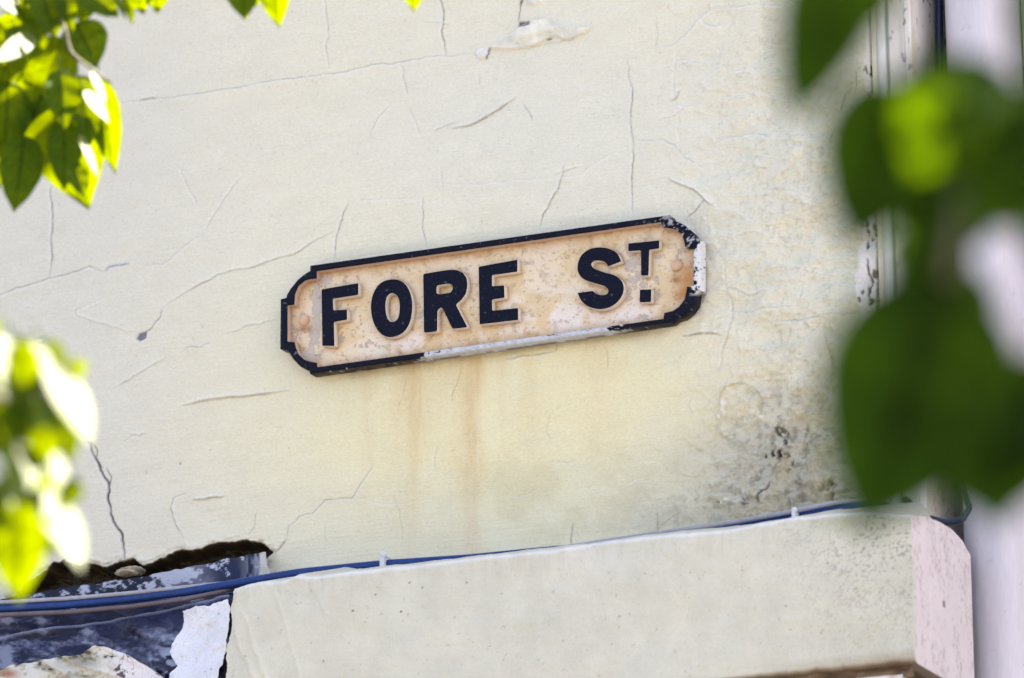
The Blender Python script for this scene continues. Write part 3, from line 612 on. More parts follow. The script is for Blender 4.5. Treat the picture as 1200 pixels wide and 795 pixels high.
extrude_profile('rounded_pier', [(x_p0, .26)]+arc, 2.2, 5.8, M_TRIM, nb, pier_c, 900)
extrude_profile('side_wall', dens_pts([(x_p1+.003, .19), (x_p1+.9, .19)], .02), 2.2, 5.8, M_TRIM, nb, pier_c, 500)
box('main_wall', XC+.02, x_p1+5.5, .262, 1.2, .14, 6.2, M_FLAT, nb)
# drips and blisters of paint on the pier
for k, (a, b) in enumerate([(1157, 697), (1152, 666), (1140, 668), (1155, 720), (1163, 758), (1150, 765), (1172, 745)]):
    c = on_y(a, b, .09); bm = bmesh.new(); bmesh.ops.create_icosphere(bm, subdivisions=2, radius=1)
    s_ = .0045 if k == 0 else .0022
    for v in bm.verts: v.co = Vector((c[0]+v.co.x*s_, c[1]+.0+v.co.y*s_, c[2]+v.co.z*s_*1.3))
    me = bpy.data.meshes.new('paint_blister'); bm.to_mesh(me); bm.free(); me.materials.append(M_CLIP); me.polygons.foreach_set('use_smooth', [True]*len(me.polygons))
    o = bpy.data.objects.new('paint_blister', me); C.objects.link(o); o.parent = nb; o.matrix_parent_inverse = Matrix.Translation(-nb.location)

# ---------------------------------------------------------------- cables
def yp(l): return [on_y(*p) for p in l]
blue = thing('blue_cable', 'thick blue cable running from the lead flashing along the top of the ledge', 'cable', tuple(on_y(450, 662, -.07)))
tube('sheath', yp([(-90, 717, -.095), (0, 713.5, -.095), (80, 708.5, -.095), (150, 702, -.095), (215, 694, -.095), (268, 685.5, -.09), (350, 671.5, -.085), (450, 661.5, -.08), (550, 655, -.08), (640, 646, -.08), (720, 640, -.08), (800, 629, -.08), (870, 617.5, -.08), (940, 603.5, -.08), (1000, 594, -.07), (1030, 593, -.03), (1050, 597, .04), (1062, 603, .12), (1075, 610, .20)]), [.0088], M_BLUE, blue, n=400)
grey = thing('grey_cable', 'thin grey cable lying along the upper side of the blue cable', 'cable', tuple(on_y(150, 692, -.07)))
tube('sheath', yp([(-90, 710, -.102), (0, 706, -.102), (80, 701.5, -.102), (150, 695.5, -.102), (215, 688.5, -.098), (260, 684, -.085), (350, 674, -.06), (450, 665, -.05), (600, 651, -.05), (690, 637, -.09), (770, 625, -.096), (850, 613.5, -.097), (930, 599.5, -.098), (975, 589.5, -.09), (1020, 586, -.05), (1042, 590, .03), (1055, 596, .15)]), [.0042], M_GREYC, grey, n=400)
brown = tube('brown_cable', yp([(-90, 728, -.105), (0, 721, -.105), (80, 717.5, -.105), (150, 711.5, -.105), (215, 703, -.105), (262, 693, -.09), (285, 684, -.07), (330, 678, -.05)]), [.005], M_BROWNC, None, n=200)
tag(brown, 'thin brown cable sagging under the blue one across the flashing', 'cable')
def clip(px, py, y, par, sc=1.0):
    c = on_y(px, py, y); s = .0085*sc
    bm = bmesh.new()
    bmesh.ops.create_uvsphere(bm, u_segments=14, v_segments=8, radius=s*.95, matrix=Matrix.Translation(Vector((c[0], c[1]+.0, c[2]+s*1.0))))
    r = bmesh.ops.create_cube(bm, size=1)
    for v in r['verts']: v.co = Vector((c[0]+v.co.x*s*1.1, c[1]+.004+v.co.y*.020, c[2]-s*1.1+v.co.z*s*3.2))
    r = bmesh.ops.create_cone(bm, segments=10, radius1=.002, radius2=.002, depth=.08, cap_ends=True, matrix=Matrix.Translation(Vector((c[0], c[1]+.04, c[2]+s)))@Matrix.Rotation(R(90), 4, 'X'))
    me = bpy.data.meshes.new('cable_clip'); bm.to_mesh(me); bm.free(); me.materials.append(M_CLIP)
    o = bpy.data.objects.new('cable_clip', me); C.objects.link(o); o.parent = par; o.matrix_parent_inverse = Matrix.Translation(-par.location)
clip(449, 656, -.092, blue); clip(931, 602, -.106, grey, .75)
dk = tube('dark_cable', yp([(1100, -60, .17), (1101, 100, .17), (1101, 300, .17), (1101, 420, .17), (1101, 560, .16), (1103, 600, .15)]), [.0078], M_DARKC, None, n=120)
tag(dk, 'dark upright cable pinned in the recess beside the rounded white pier', 'cable')
dk2 = tube('looped_cable', yp([(1060, 585, .03), (1085, 606, .02), (1110, 613, .0), (1128, 609, .0), (1136, 596, .02), (1130, 578, .05), (1122, 540, .1)]), [.006], M_DARKC, None, n=120)
tag(dk2, 'short dark cable looping over the far corner of the ledge', 'cable')

# ---------------------------------------------------------------- the street name plate
YR, YL, YP = -.032, -.030, -.0145             # rim face, letter face, field
def zl(p, s, ox, oy): return [(a/s+ox, b/s+oy) for a, b in p]
outL_top = zl([(228, 60), (228, 92), (190, 115), (150, 150), (108, 203), (85, 240), (80, 258), (45, 268)], 5.3, 320, 300)
outL_bot = zl([(42, 578), (85, 584), (95, 595), (122, 640), (165, 685), (200, 704), (222, 712), (228, 733)], 5.3, 320, 300)
inL_top = zl([(270, 95), (270, 140), (232, 144), (200, 152), (158, 185), (134, 240), (131, 303), (88, 308)], 5.3, 320, 300)
inL_bot = zl([(88, 530), (133, 535), (140, 570), (158, 612), (195, 645), (230, 656), (271, 662), (274, 690)], 5.3, 320, 300)
outR_top = zl([(660, 10), (678, 42), (715, 55), (750, 72), (795, 110), (822, 145), (832, 166), (852, 160)], 5.3, 660, 250)
outR_bot = zl([(850, 478), (828, 484), (826, 500), (815, 560), (780, 610), (740, 640), (690, 655), (672, 676)], 5.3, 660, 250)
inR_top = zl([(605, 55), (614, 90), (650, 92), (690, 100), (735, 130), (750, 180), (754, 210), (808, 210)], 5.3, 660, 250)
inR_bot = zl([(808, 452), (766, 456), (762, 490), (750, 535), (715, 580), (680, 605), (625, 618), (620, 655)], 5.3, 660, 250)
key_out = outL_top[::-1]+outR_top+outR_bot+outL_bot[::-1]; key_in = inL_top[::-1]+inR_top+inR_bot+inL_bot[::-1]
def un(pts, y): return np.array([[on_y(a, b, y)[0], on_y(a, b, y)[2]] for a, b in pts])
KO, KI = un(key_out, YR), un(key_in, YR)
def dense(KO, KI, st):
    a, b = [], []; n = len(KO)
    for i in range(n):
        j = (i+1) % n; k = max(2, int(max(np.linalg.norm(KO[j]-KO[i]), np.linalg.norm(KI[j]-KI[i]))/st))
        for s in range(k): a.append(KO[i]+(KO[j]-KO[i])*s/k); b.append(KI[i]+(KI[j]-KI[i])*s/k)
    return np.array(a), np.array(b)
DO, DI = dense(KO, KI, .0018); nR = len(DO)
sign = thing('street_name_plate', 'cast street name plate reading FORE ST in black raised letters on rusty cream ground', 'sign', tuple(on_y(577, 410, 0)))
cols_ = []
sect = [(0, -.003), (0, -.010), (0, -.018), (0, YR+.003), (.02, YR+.0012), (.07, YR), (.2, YR-.0006), (.35, YR-.001), (.5, YR-.001), (.65, YR-.001), (.8, YR-.0006), (.93, YR), (.98, YR+.0012), (1, YR+.003), (1, YP-.004), (1, YP+.002)]
RV = []
for (f, y) in sect:
    e = DO+(DI-DO)*f; RV.append(np.stack([e[:, 0], np.full(nR, y), e[:, 1]], 1))
RV = np.stack(RV, 1); nS = len(sect); RVf = RV.reshape(-1, 3)
rp, rq = project(RVf); fidx = np.tile(np.arange(nS), nR)
DARK = np.array([.0038, .0046, .014])
rc = np.tile(DARK, (len(RVf), 1)); n1 = fbm(rp/3.2, rq/3.2, 1101, 4, .6); n2 = fbm(rp/14, rq/6, 1103, 4, .6)
rc = rc*(.6+.9*n2)[:, None]
rc = lerp(rc, sm(n1, .76, .82)*.45, (.30, .31, .38))
bot_line = 436-(rp-365)*.1425                       # lower front edge of the rim
near_b = sm(rq, bot_line-16, bot_line-12)
chip = near_b*np.clip(sm(rp, 470, 530)*sm(rp, 745, 700), 0, 1)
n3r = fbm(rp/9, rq/2.2, 1105, 4, .65)
wmask = near_b*sm(n3r*.6+n1*.4+.10*((rq-(bot_line-7))/6)+.44*chip-.365, .47, .50); lightc = np.array([.50, .52, .58])*(.75+.5*fbm(rp/4, rq/3, 1109, 3))[:, None]
rc = rc*(1-wmask[:, None]*.97)+lightc*wmask[:, None]*.97
rs_ = (rp > 806)*sm(rq, 278, 284)*sm(rq, 348, 342); wm2 = rs_*np.where(fidx <= 4, sm(n1, .30, .36), sm(n2*.4+n1*.6+.05*(rp-814)/4, .47, .51)); rc = lerp(rc, np.clip(wm2, 0, 1)*.97, (.66, .67, .70))
top_r = np.exp(-((rp-800)/30)**2)*(rq < 300)*sm(n1, .60, .66); rc = lerp(rc, np.clip(top_r, 0, 1)*.8, (.5, .5, .55))
rc = lerp(rc, ((fidx >= 13) & (rp < 800))*.85, (.62, .44, .34))
rc = lerp(rc, ((fidx <= 3) & (rp < 500) & (rq > 400))*sm(n1, .5, .6)*.4, (.16, .10, .05)); rc = lerp(rc, ((fidx <= 1) & (rq > bot_line-4))*.75*sm(n2, .35, .6), (.10, .065, .035))
RVf[:, 1] -= (fbm(rp/5, rq/5, 1107, 3)-.5)*.0012*(fidx > 3)*(fidx < 13)
F = np.concatenate([np.stack([np.arange(nR)*nS+j, ((np.arange(nR)+1) % nR)*nS+j, ((np.arange(nR)+1) % nR)*nS+j+1, np.arange(nR)*nS+j+1], 1) for j in range(nS-1)])
mesh_obj('border', RVf, F, M_SIGN, sign, rc)
# letters
LET = {
 'F': ([zl([(300, 208), (530, 168), (530, 243), (372, 268), (375, 338), (460, 333), (460, 397), (378, 412), (382, 560), (305, 560)], 5.3, 320, 300)], False),
 'O': ([zl([(255, 247), (330, 257), (385, 310), (415, 395), (419, 490), (400, 590), (350, 665), (270, 700), (195, 690), (135, 630), (100, 530), (96, 430), (120, 340), (175, 270)], 6.629, 420, 290), zl([(260, 355), (300, 372), (319, 425), (319, 500), (305, 560), (265, 582), (232, 568), (211, 500), (211, 420), (228, 373)], 6.629, 420, 290)], True),
 'R': ([zl([(502, 205), (700, 174), (760, 174), (812, 196), (842, 240), (848, 300), (834, 365), (797, 412), (757, 445), (848, 622), (730, 635), (655, 478), (640, 468), (615, 492), (612, 655), (508, 665)], 6.629, 420, 290), zl([(607, 298), (690, 284), (718, 286), (732, 305), (730, 330), (712, 352), (625, 365), (607, 355)], 6.629, 420, 290)], False),
 'E': ([zl([(137, 150), (440, 95), (440, 190), (243, 218), (243, 302), (338, 295), (340, 392), (243, 407), (245, 492), (445, 470), (447, 565), (145, 600)], 6.629, 540, 290)], False),
 'S': ([zl([(360, 300), (338, 252), (295, 224), (235, 212), (165, 222), (110, 265), (88, 330), (98, 380), (135, 415), (195, 436), (250, 452), (279, 475), (272, 500), (238, 508), (207, 500), (182, 482), (88, 495), (113, 545), (160, 582), (230, 597), (300, 580), (352, 535), (376, 480), (366, 425), (322, 387), (250, 365), (193, 343), (175, 320), (190, 300), (225, 295), (258, 305), (280, 331)], 5.3, 660, 250)], 'S'),
 'T': ([zl([(403, 188), (597, 168), (597, 220), (535, 228), (530, 388), (483, 388), (482, 232), (403, 237)], 5.3, 660, 250)], False),
 'D': ([zl([(475, 475), (548, 472), (546, 552), (474, 555)], 5.3, 660, 250)], False)}
m, t, b = nodes_of('letter_paint'); N = t.nodes; L = t.links
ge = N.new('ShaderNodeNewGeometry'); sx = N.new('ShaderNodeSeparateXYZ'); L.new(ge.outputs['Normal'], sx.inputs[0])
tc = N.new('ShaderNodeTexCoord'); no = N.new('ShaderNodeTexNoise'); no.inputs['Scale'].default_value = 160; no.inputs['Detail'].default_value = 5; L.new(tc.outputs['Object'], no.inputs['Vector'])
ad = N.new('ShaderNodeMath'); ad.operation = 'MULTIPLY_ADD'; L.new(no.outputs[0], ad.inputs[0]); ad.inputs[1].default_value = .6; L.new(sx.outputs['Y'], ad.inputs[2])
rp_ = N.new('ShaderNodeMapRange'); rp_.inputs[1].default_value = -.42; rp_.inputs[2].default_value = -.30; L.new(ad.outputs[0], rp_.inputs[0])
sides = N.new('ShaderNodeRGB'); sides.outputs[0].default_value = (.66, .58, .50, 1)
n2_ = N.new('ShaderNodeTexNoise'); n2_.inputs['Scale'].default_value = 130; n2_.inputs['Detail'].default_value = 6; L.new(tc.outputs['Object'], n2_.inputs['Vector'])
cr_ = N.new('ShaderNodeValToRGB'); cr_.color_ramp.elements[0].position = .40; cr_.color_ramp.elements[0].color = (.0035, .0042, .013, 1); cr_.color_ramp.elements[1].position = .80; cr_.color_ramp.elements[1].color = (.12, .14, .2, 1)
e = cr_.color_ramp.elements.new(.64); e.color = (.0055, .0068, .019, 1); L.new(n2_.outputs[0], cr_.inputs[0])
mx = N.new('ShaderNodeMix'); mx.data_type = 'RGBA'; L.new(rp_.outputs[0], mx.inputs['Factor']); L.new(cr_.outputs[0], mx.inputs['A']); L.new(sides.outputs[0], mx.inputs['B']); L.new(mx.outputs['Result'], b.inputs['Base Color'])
b.inputs['Roughness'].default_value = .42; b.inputs['Specular IOR Level'].default_value = .08; bp = N.new('ShaderNodeBump'); bp.inputs['Strength'].default_value = .3; bp.inputs['Distance'].default_value = .001; L.new(n2_.outputs[0], bp.inputs['Height']); L.new(bp.outputs[0], b.inputs['Normal'])
M_LET = m
LETTER_PTS = []
def rounder(P, it=2):
    for _ in range(it):
        Q = []
        for i in range(len(P)):
            a, b_ = P[i], P[(i+1) % len(P)]; Q += [a*.75+b_*.25, a*.25+b_*.75]
        P = np.array(Q)
    return P
def fit(P):                                   # keep smooth letter outlines on their traced size after corner cutting
    return P
def chamfer_corners(P, r=.0022):
    Q = []; n = len(P)
    for i in range(n):
        p = P[i]; a = P[i-1]-p; b_ = P[(i+1) % n]-p; la, lb = np.linalg.norm(a), np.linalg.norm(b_); k = min(r, la*.3, lb*.3)
        Q += [p+a/la*k, p+(a/la+b_/lb)*k*.28, p+b_/lb*k]
    return np.array(Q)
names = []
for kx_, (loops, rnd) in LET.items():
    cu = bpy.data.curves.new('letter', 'CURVE'); cu.dimensions = '2D'; cu.fill_mode = 'BOTH'; cu.extrude = (abs(YL)-abs(YP)+.001)/2-.0008; cu.bevel_depth = .0008; cu.bevel_resolution = 2; cu.offset = -.0008
    org = None
    for lp in loops:
        P = un(lp, YL)
        if kx_ == 'O': P = rounder(P, 3); c = P.mean(0); P = c+(P-c)*1.012
        elif kx_ == 'S':
            # smooth everything except the four terminal corners
            keep = {0, 15, 16, 31}; pts = list(P); Q = []
            n = len(pts)
            def cm(p0, p1, p2, p3, s): return .5*((2*p1)+(-p0+p2)*s+(2*p0-5*p1+4*p2-p3)*s*s+(-p0+3*p1-3*p2+p3)*s**3)
            for i in range(n):
                j = (i+1) % n; p1, p2 = pts[i], pts[j]
                if (i == 15) or (i == 31 % n and j == 0) or i == n-1: Q.append(p1); continue
                p0 = p1 if i in (0, 16) else pts[i-1]; p3 = p2 if j in (15,) or j == n-1 else pts[(j+1) % n]
                for s in np.linspace(0, 1, 6)[:-1]: Q.append(cm(p0, p1, p2, p3, s))
            P = np.array(Q)
        elif kx_ == 'R': P = chamfer_corners(P, .004)
        else: P = chamfer_corners(P)
        LETTER_PTS.append(P)
        if org is None: org = np.array([P[:, 0].mean(), P[:, 1].min()])
        sp_ = cu.splines.new('POLY'); sp_.points.add(len(P)-1); sp_.use_cyclic_u = True
        for i, p in enumerate(P): sp_.points[i].co = (p[0]-org[0], p[1]-org[1], 0, 1)
    tmp = bpy.data.objects.new('tmp', cu); C.objects.link(tmp)
    bpy.context.view_layer.update(); dg = bpy.context.evaluated_depsgraph_get()
    me = bpy.data.meshes.new_from_object(tmp.evaluated_get(dg)); bpy.data.objects.remove(tmp)
    me.transform(Matrix.Rotation(R(90), 4, 'X')); me.name = 'letter'; me.materials.clear(); me.materials.append(M_LET)
    o = bpy.data.objects.new('full_stop' if kx_ == 'D' else 'letter', me); C.objects.link(o)
    o.location = (org[0], -(abs(YL)+abs(YP)-.001)/2, org[1]); o.parent = sign; o.matrix_parent_inverse = Matrix.Translation(-sign.location)
    if kx_ == 'D': o['label'] = 'square black stop under the raised T'
    else: o['label'] = 'raised black letter '+kx_
# rusty cream field
x0, x1 = KO[:, 0].min(), KO[:, 0].max(); z0, z1 = KO[:, 1].min(), KO[:, 1].max()
st = .0016; nu = int((x1-x0)/st); nv = int((z1-z0)/st); U, Vz = np.meshgrid(np.linspace(x0, x1, nu), np.linspace(z0, z1, nv), indexing='ij'); U = U.ravel(); Vz = Vz.ravel()
mid = DO+(DI-DO)*.55; ok = inside(U, Vz, mid[::6])
fp, fq = project(np.stack([U, np.full(len(U), YP), Vz], 1))
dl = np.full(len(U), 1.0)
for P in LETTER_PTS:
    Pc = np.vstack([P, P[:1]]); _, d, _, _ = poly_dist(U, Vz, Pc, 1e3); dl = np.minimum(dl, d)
_, dr, _, _ = poly_dist(U, Vz, np.vstack([DI[::10], DI[:1]]), 1e3)
nA = fbm(fp/30, fq/22, 1201, 5, .55); nB = fbm(fp/7, fq/7, 1211, 4, .6); nC = fbm(fp/3, fq/3, 1221, 3)
fc = np.tile(np.array([.74, .60, .42]), (len(U), 1))
fc = lerp(fc, sm(nA, .40, .60)*.75, (.74, .62, .50)); fc = lerp(fc, sm(nA, .52, .34)*.5, (.64, .45, .27))
botf = 430-(fp-372)*.1405; hb = (botf-fq)
fc = lerp(fc, np.clip(np.exp(-(hb/17-.6)**2*2)*sm(nA, .35, .6)*sm(fp, 400, 460)*.95, 0, 1), (.76, .70, .68))
fc = lerp(fc, np.clip(gs(fp, fq, 650, 360, 60, 20)*.8*sm(nA, .3, .6), 0, 1), (.76, .70, .67))
fc = lerp(fc, np.clip(np.exp(-dl/.0045)*.85*(.35+nB), 0, 1), (.36, .19, .08)); fc = lerp(fc, np.clip(np.exp(-dr/.011)*.9*(.4+1.1*nB), 0, 1), (.44, .24, .11))  # rust at letters and border; letter ring deepened to paint their relief shadow
fc = lerp(fc, sm(nB, .58, .72)*.4, (.40, .26, .16)); fc = lerp(fc, sm(nC, .68, .82)*.55, (.24, .15, .10))
flk = np.clip(gs(fp, fq, 372, 350, 12, 22)+gs(fp, fq, 371, 385, 7, 30)+gs(fp, fq, 367, 415, 14, 10)+gs(fp, fq, 343, 388, 10, 14)*.7+gs(fp, fq, 398, 394, 9, 9)*.7+gs(fp, fq, 384, 330, 12, 7)*.7+
              gs(fp, fq, 744, 318, 13, 24)+gs(fp, fq, 738, 350, 10, 14)*.8+gs(fp, fq, 768, 340, 10, 20)*.9+gs(fp, fq, 797, 300, 8, 10)+gs(fp, fq, 808, 312, 4, 10)+gs(fp, fq, 795, 352, 10, 6)+gs(fp, fq, 772, 300, 12, 12)*.6+gs(fp, fq, 768, 372, 12, 6)+gs(fp, fq, 494, 372, 6, 25)*.6+gs(fp, fq, 430, 400, 20, 10)*.5, 0, 1)
fl = sm(nB*.7+nA*.3+.26*flk, .72, .745); Hf = -fl*.0012; fc = lerp(fc, fl*.7, (.47, .43, .42)); ed = np.exp(-((nB*.7+nA*.3+.26*flk-.715)/.012)**2)*np.clip(flk*2, 0, 1); fc = lerp(fc, ed*.75, (.24, .14, .09))
bl = gs(fp, fq, 793, 326, 7, 9)*.9+gs(fp, fq, 357, 386, 9, 5)*.8; fc = lerp(fc, np.clip(bl*(.3+1.2*nB), 0, 1), (.30, .14, .05))
orr = gs(fp, fq, 806, 330, 9, 25)*.8+gs(fp, fq, 800, 345, 14, 8)*.5; fc = lerp(fc, np.clip(orr*(.5+nB), 0, 1), (.50, .20, .06))
Hf += (fbm(fp/10, fq/10, 1231, 4)-.5)*.0016
ids = -np.ones(len(U), int); ids[ok] = np.arange(ok.sum()); FF = ids[grid_faces(nu, nv)]; FF = FF[(FF >= 0).all(1)]
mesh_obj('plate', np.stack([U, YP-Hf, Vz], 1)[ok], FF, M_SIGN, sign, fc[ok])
for (a, b) in ((357.5, 376), (794, 312)):
    c = on_y(a, b, YP); bm = bmesh.new()
    rs2 = [(.0118, 0), (.0118, .005), (.0105, .009), (.0075, .0118), (.0035, .0132), (0, .0135)]; sg = 24; vs2 = []
    for (r_, h_) in rs2[:-1]: vs2.append([bm.verts.new((c[0]+r_*math.cos(2*math.pi*i/sg), YP-h_, c[2]+r_*math.sin(2*math.pi*i/sg))) for i in range(sg)])
    tpv = bm.verts.new((c[0], YP-.0135, c[2]))
    for A_, B_ in zip(vs2[:-1], vs2[1:]):
        for i in range(sg): bm.faces.new((A_[i], A_[(i+1) % sg], B_[(i+1) % sg], B_[i]))
    for i in range(sg): bm.faces.new((vs2[-1][i], vs2[-1][(i+1) % sg], tpv))
    bmesh.ops.recalc_face_normals(bm, faces=bm.faces)
    me = bpy.data.meshes.new('bolt'); bm.to_mesh(me); bm.free(); me.polygons.foreach_set('use_smooth', [True]*len(me.polygons)); me.materials.append(painted('bolt_paint', (.66, .43, .30), rough=.45, gscale=400, blotch=.3))
    o = bpy.data.objects.new('bolt', me); C.objects.link(o); o.parent = sign; o.matrix_parent_inverse = Matrix.Translation(-sign.location)

# ---------------------------------------------------------------- foliage
def leaf_mat(name, c1, c2, tcol, rough=.5, spec=.06):
    m = bpy.data.materials.new(name); m.use_nodes = True; t = m.node_tree; N = t.nodes; L = t.links; b = N['Principled BSDF']; out = N['Material Output']
    tc = N.new('ShaderNodeTexCoord'); n = N.new('ShaderNodeTexNoise'); n.inputs['Scale'].default_value = 30; n.inputs['Detail'].default_value = 4; L.new(tc.outputs['Object'], n.inputs['Vector'])
    r = N.new('ShaderNodeValToRGB'); r.color_ramp.elements[0].color = (*c1, 1); r.color_ramp.elements[1].color = (*c2, 1); r.color_ramp.elements[0].position = .3; r.color_ramp.elements[1].position = .7; L.new(n.outputs[0], r.inputs[0])
    ve = N.new('ShaderNodeAttribute'); ve.attribute_name = 'Vein'
    v1 = N.new('ShaderNodeVectorMath'); v1.operation = 'MULTIPLY'; L.new(r.outputs[0], v1.inputs[0]); L.new(ve.outputs['Color'], v1.inputs[1]); L.new(v1.outputs[0], b.inputs['Base Color'])
    b.inputs['Roughness'].default_value = rough; b.inputs['Specular IOR Level'].default_value = spec
    tr = N.new('ShaderNodeBsdfTranslucent'); v2 = N.new('ShaderNodeVectorMath'); v2.operation = 'MULTIPLY'; v2.inputs[0].default_value = tcol; L.new(ve.outputs['Color'], v2.inputs[1]); L.new(v2.outputs[0], tr.inputs[0]); ad = N.new('ShaderNodeAddShader'); L.new(b.outputs[0], ad.inputs[0]); L.new(tr.outputs[0], ad.inputs[1]); L.new(ad.outputs[0], out.inputs[0])
    return m
M_LEAF = leaf_mat('leaf', (.009, .034, .001), (.017, .050, .002), (.085, .112, .0005))
M_LEAF3 = leaf_mat('near_leaf_shaded', (.004, .018, .0006), (.008, .028, .001), (.022, .048, .0003), spec=.05)  # darker leaf copy: shade of the near spray put into the colour
M_LEAF3G = leaf_mat('near_leaf_glow', (.006, .026, .001), (.012, .038, .001), (.046, .088, .0003), spec=.05)  # brighter copy for near glow leaves, sunlight put into the colour
M_TWIG = painted('bark', (.16, .15, .10), rough=.7)
SV = Vector(SUN)
def leaf(branch, bx, by, tx, ty, wpx, cls, d, dt=0.0, bend=.12, fold=.18, seed=0, wk=1.12):
    """a leaf from its stalk end to its tip, both given where the eye sees them, at d metres from the camera"""
    rs = random.Random(seed*7+int(bx*3+by)); B = Vector(at_d(bx, by, d)); T = Vector(at_d(tx, ty, d+dt)); ax = T-B; Ln = ax.length; ax.normalize()
    v = (Vector(CAM)-B).normalized()
    if cls == 'white':                        # blade held so that its upper side mirrors the sun
        h = (v+SV).normalized(); Pp = (T-B)-v*(T-B).dot(v); k = -Pp.dot(h)/max(v.dot(h), .2); k = max(-1.5*Ln, min(1.5*Ln, k))
        wpx *= .66
        ax = Pp+v*k; Ln = ax.length; ax.normalize(); bend = .03; fold = .06
    if cls == 'dark': n = v+.35*SV
    elif cls == 'mid': n = ax.cross(SV).normalized(); n = n if n.dot(v) > 0 else -n; n = n+.35*v
    elif cls == 'glow': n = v-.25*SV
    else: n = (v+SV)
    n = n-ax*n.dot(ax); n.normalize()
    if n.dot(v) < 0: n = -n
    n = (n+Vector((rs.uniform(-1, 1), rs.uniform(-1, 1), rs.uniform(-1, 1)))*(.0 if cls == 'white' else .06)); n = (n-ax*n.dot(ax)).normalized()
    sd_ = ax.cross(n).normalized(); vis = (sd_-v*sd_.dot(v)).length; wd = wpx*d/FPX/2/max(vis, .42)*wk
    nu, nv = (33, 17) if d > 5 else (17, 9); V = []; F = []; VC = []; vp = rs.uniform(0, 6)
    for i in range(nu):
        u = i/(nu-1); prof = (math.sin(math.pi*min(1, u*.97+.03)**.72)**.85)*(1-.0*u) if 0 < u < 1 else 0
        if u > .8: prof *= 1-.35*((u-.8)/.2)
        for j in range(nv):
            s = (j/(nv-1)-.5)*2
            h = -bend*Ln*(u-.4)**2*1.2+fold*wd*abs(s)*prof+(0 if cls == 'white' else .05*wd*math.sin(u*19+s*2+rs.random())*abs(s))
            V.append(B+ax*(Ln*u)+sd_*(s*wd*prof)+n*h)
            lat = abs(((u-abs(s)*.22)*9+vp) % 1-.5)*2; ve = 1-.45*max(0, 1-lat/.22)*(abs(s) < .92)-.55*max(0, 1-abs(s)/.10); VC.append(ve*(.82+.3*rs.random()*(i*j % 3 == 0)))
    for i in range(nu-1):
        for j in range(nv-1): F.append((i*nv+j, (i+1)*nv+j, (i+1)*nv+j+1, i*nv+j+1))
    # stalk joined to the blade
    sdir = (-ax+Vector((0, 0, .6))).normalized()*.25*Ln; k0 = len(V); rr_ = .0011
    for q_ in range(5):
        c = B+sdir*(q_/4)+n*(-.02*Ln*(q_/4)**2)
        for j in range(5): V.append(c+(sd_*math.cos(j*1.2566)+n*math.sin(j*1.2566))*rr_)
    for q_ in range(4):
        for j in range(5): F.append((k0+q_*5+j, k0+q_*5+(j+1) % 5, k0+(q_+1)*5+(j+1) % 5, k0+(q_+1)*5+j))
    loc = branch.location
    me = bpy.data.meshes.new('leaf'); me.from_pydata([tuple(p) for p in V], [], F); me.polygons.foreach_set('use_smooth', [True]*len(F)); me.materials.append(M_LEAF if d > 3 else (M_LEAF3G if cls == 'glow' else M_LEAF3))
    at = me.color_attributes.new('Vein', 'FLOAT_COLOR', 'POINT'); cv = np.ones((len(V), 4), np.float32); cv[:len(VC), :3] = np.array(VC)[:, None]; at.data.foreach_set('color', cv.ravel())
    o = bpy.data.objects.new('leaf', me); C.objects.link(o); o.parent = branch; o.matrix_parent_inverse = Matrix.Translation(-loc)
    return o
def twig(branch, pts, r):
    return tube('twig', [at_d(*p) for p in pts], r, M_TWIG, branch, n=60, sides=8)

# upper left spray, just softer than the wall
d1 = 6.0
b1 = thing('leafy_branch', 'sunlit branch of broad green leaves hanging in at the top left corner', 'branch', tuple(at_d(40, -60, d1)))
UL = [(16, 30, 30, 70, 26, 'dark', -.02), (48, -12, 66, 46, 32, 'dark', 0), (70, -18, 86, 40, 18, 'mid', .0), (88, 26, 114, 80, 42, 'dark', .03), (54, 36, 2, 76, 26, 'dark', .0), (56, 24, -6, 24, 26, 'glow', .02), (40, -10, 46, 36, 24, 'glow', .03),
      (0, -6, 30, 20, 20, 'white', .0), (40, 42, -6, 72, 28, 'white', -.02), (74, 44, 36, 144, 46, 'glow', .04), (70, 82, 76, 154, 32, 'mid', -.03), (58, 100, 103, 246, 74, 'glow', .05), (74, 140, 76, 224, 32, 'dark', .0),
      (94, 158, 115, 208, 13, 'white', -.03), (116, 92, 134, 204, 30, 'glow', .04), (100, 106, 128, 144, 18, 'white', -.03), (108, 84, 124, 122, 14, 'white', -.03), (92, 88, 107, 172, 32, 'dark', .0), (28, 158, 17, 250, 40, 'dark', .0),
      (10, 96, 4, 194, 42, 'dark', .02), (14, 52, -4, 112, 30, 'dark', .02), (20, 128, 30, 164, 24, 'glow', .06), (-6, 180, 4, 220, 16, 'glow', .06), (92, -14, 141, 20, 26, 'mid', .0), (132, -12, 148, 24, 11, 'white', -.01), (146, -16, 156, 30, 11, 'mid', .02),
      (158, -30, 168, 18, 26, 'glow', .0), (186, -34, 184, 17, 26, 'glow', .0), (282, -40, 287, 24, 34, 'glow', .0), (318, -36, 327, 33, 28, 'glow', .02), (300, -44, 300, 8, 34, 'glow', .03), (484, -36, 485, 14, 24, 'glow', .0),
      (100, -20, 96, 30, 26, 'dark', .05), (20, 20, 30, 90, 40, 'dark', .10), (60, 60, 20, 120, 40, 'dark', .10), (40, 130, 30, 210, 34, 'dark', .08), (84, 190, 100, 232, 20, 'mid', -.03), (2, 20, -10, 60, 30, 'mid', .06), (30, -20, 10, 20, 30, 'mid', .06)]
for i, L_ in enumerate(UL): leaf(b1, *L_[:6], d1+L_[6]*(1.0 if L_[5] == 'glow' else 1.5), seed=i, wk=1.32)
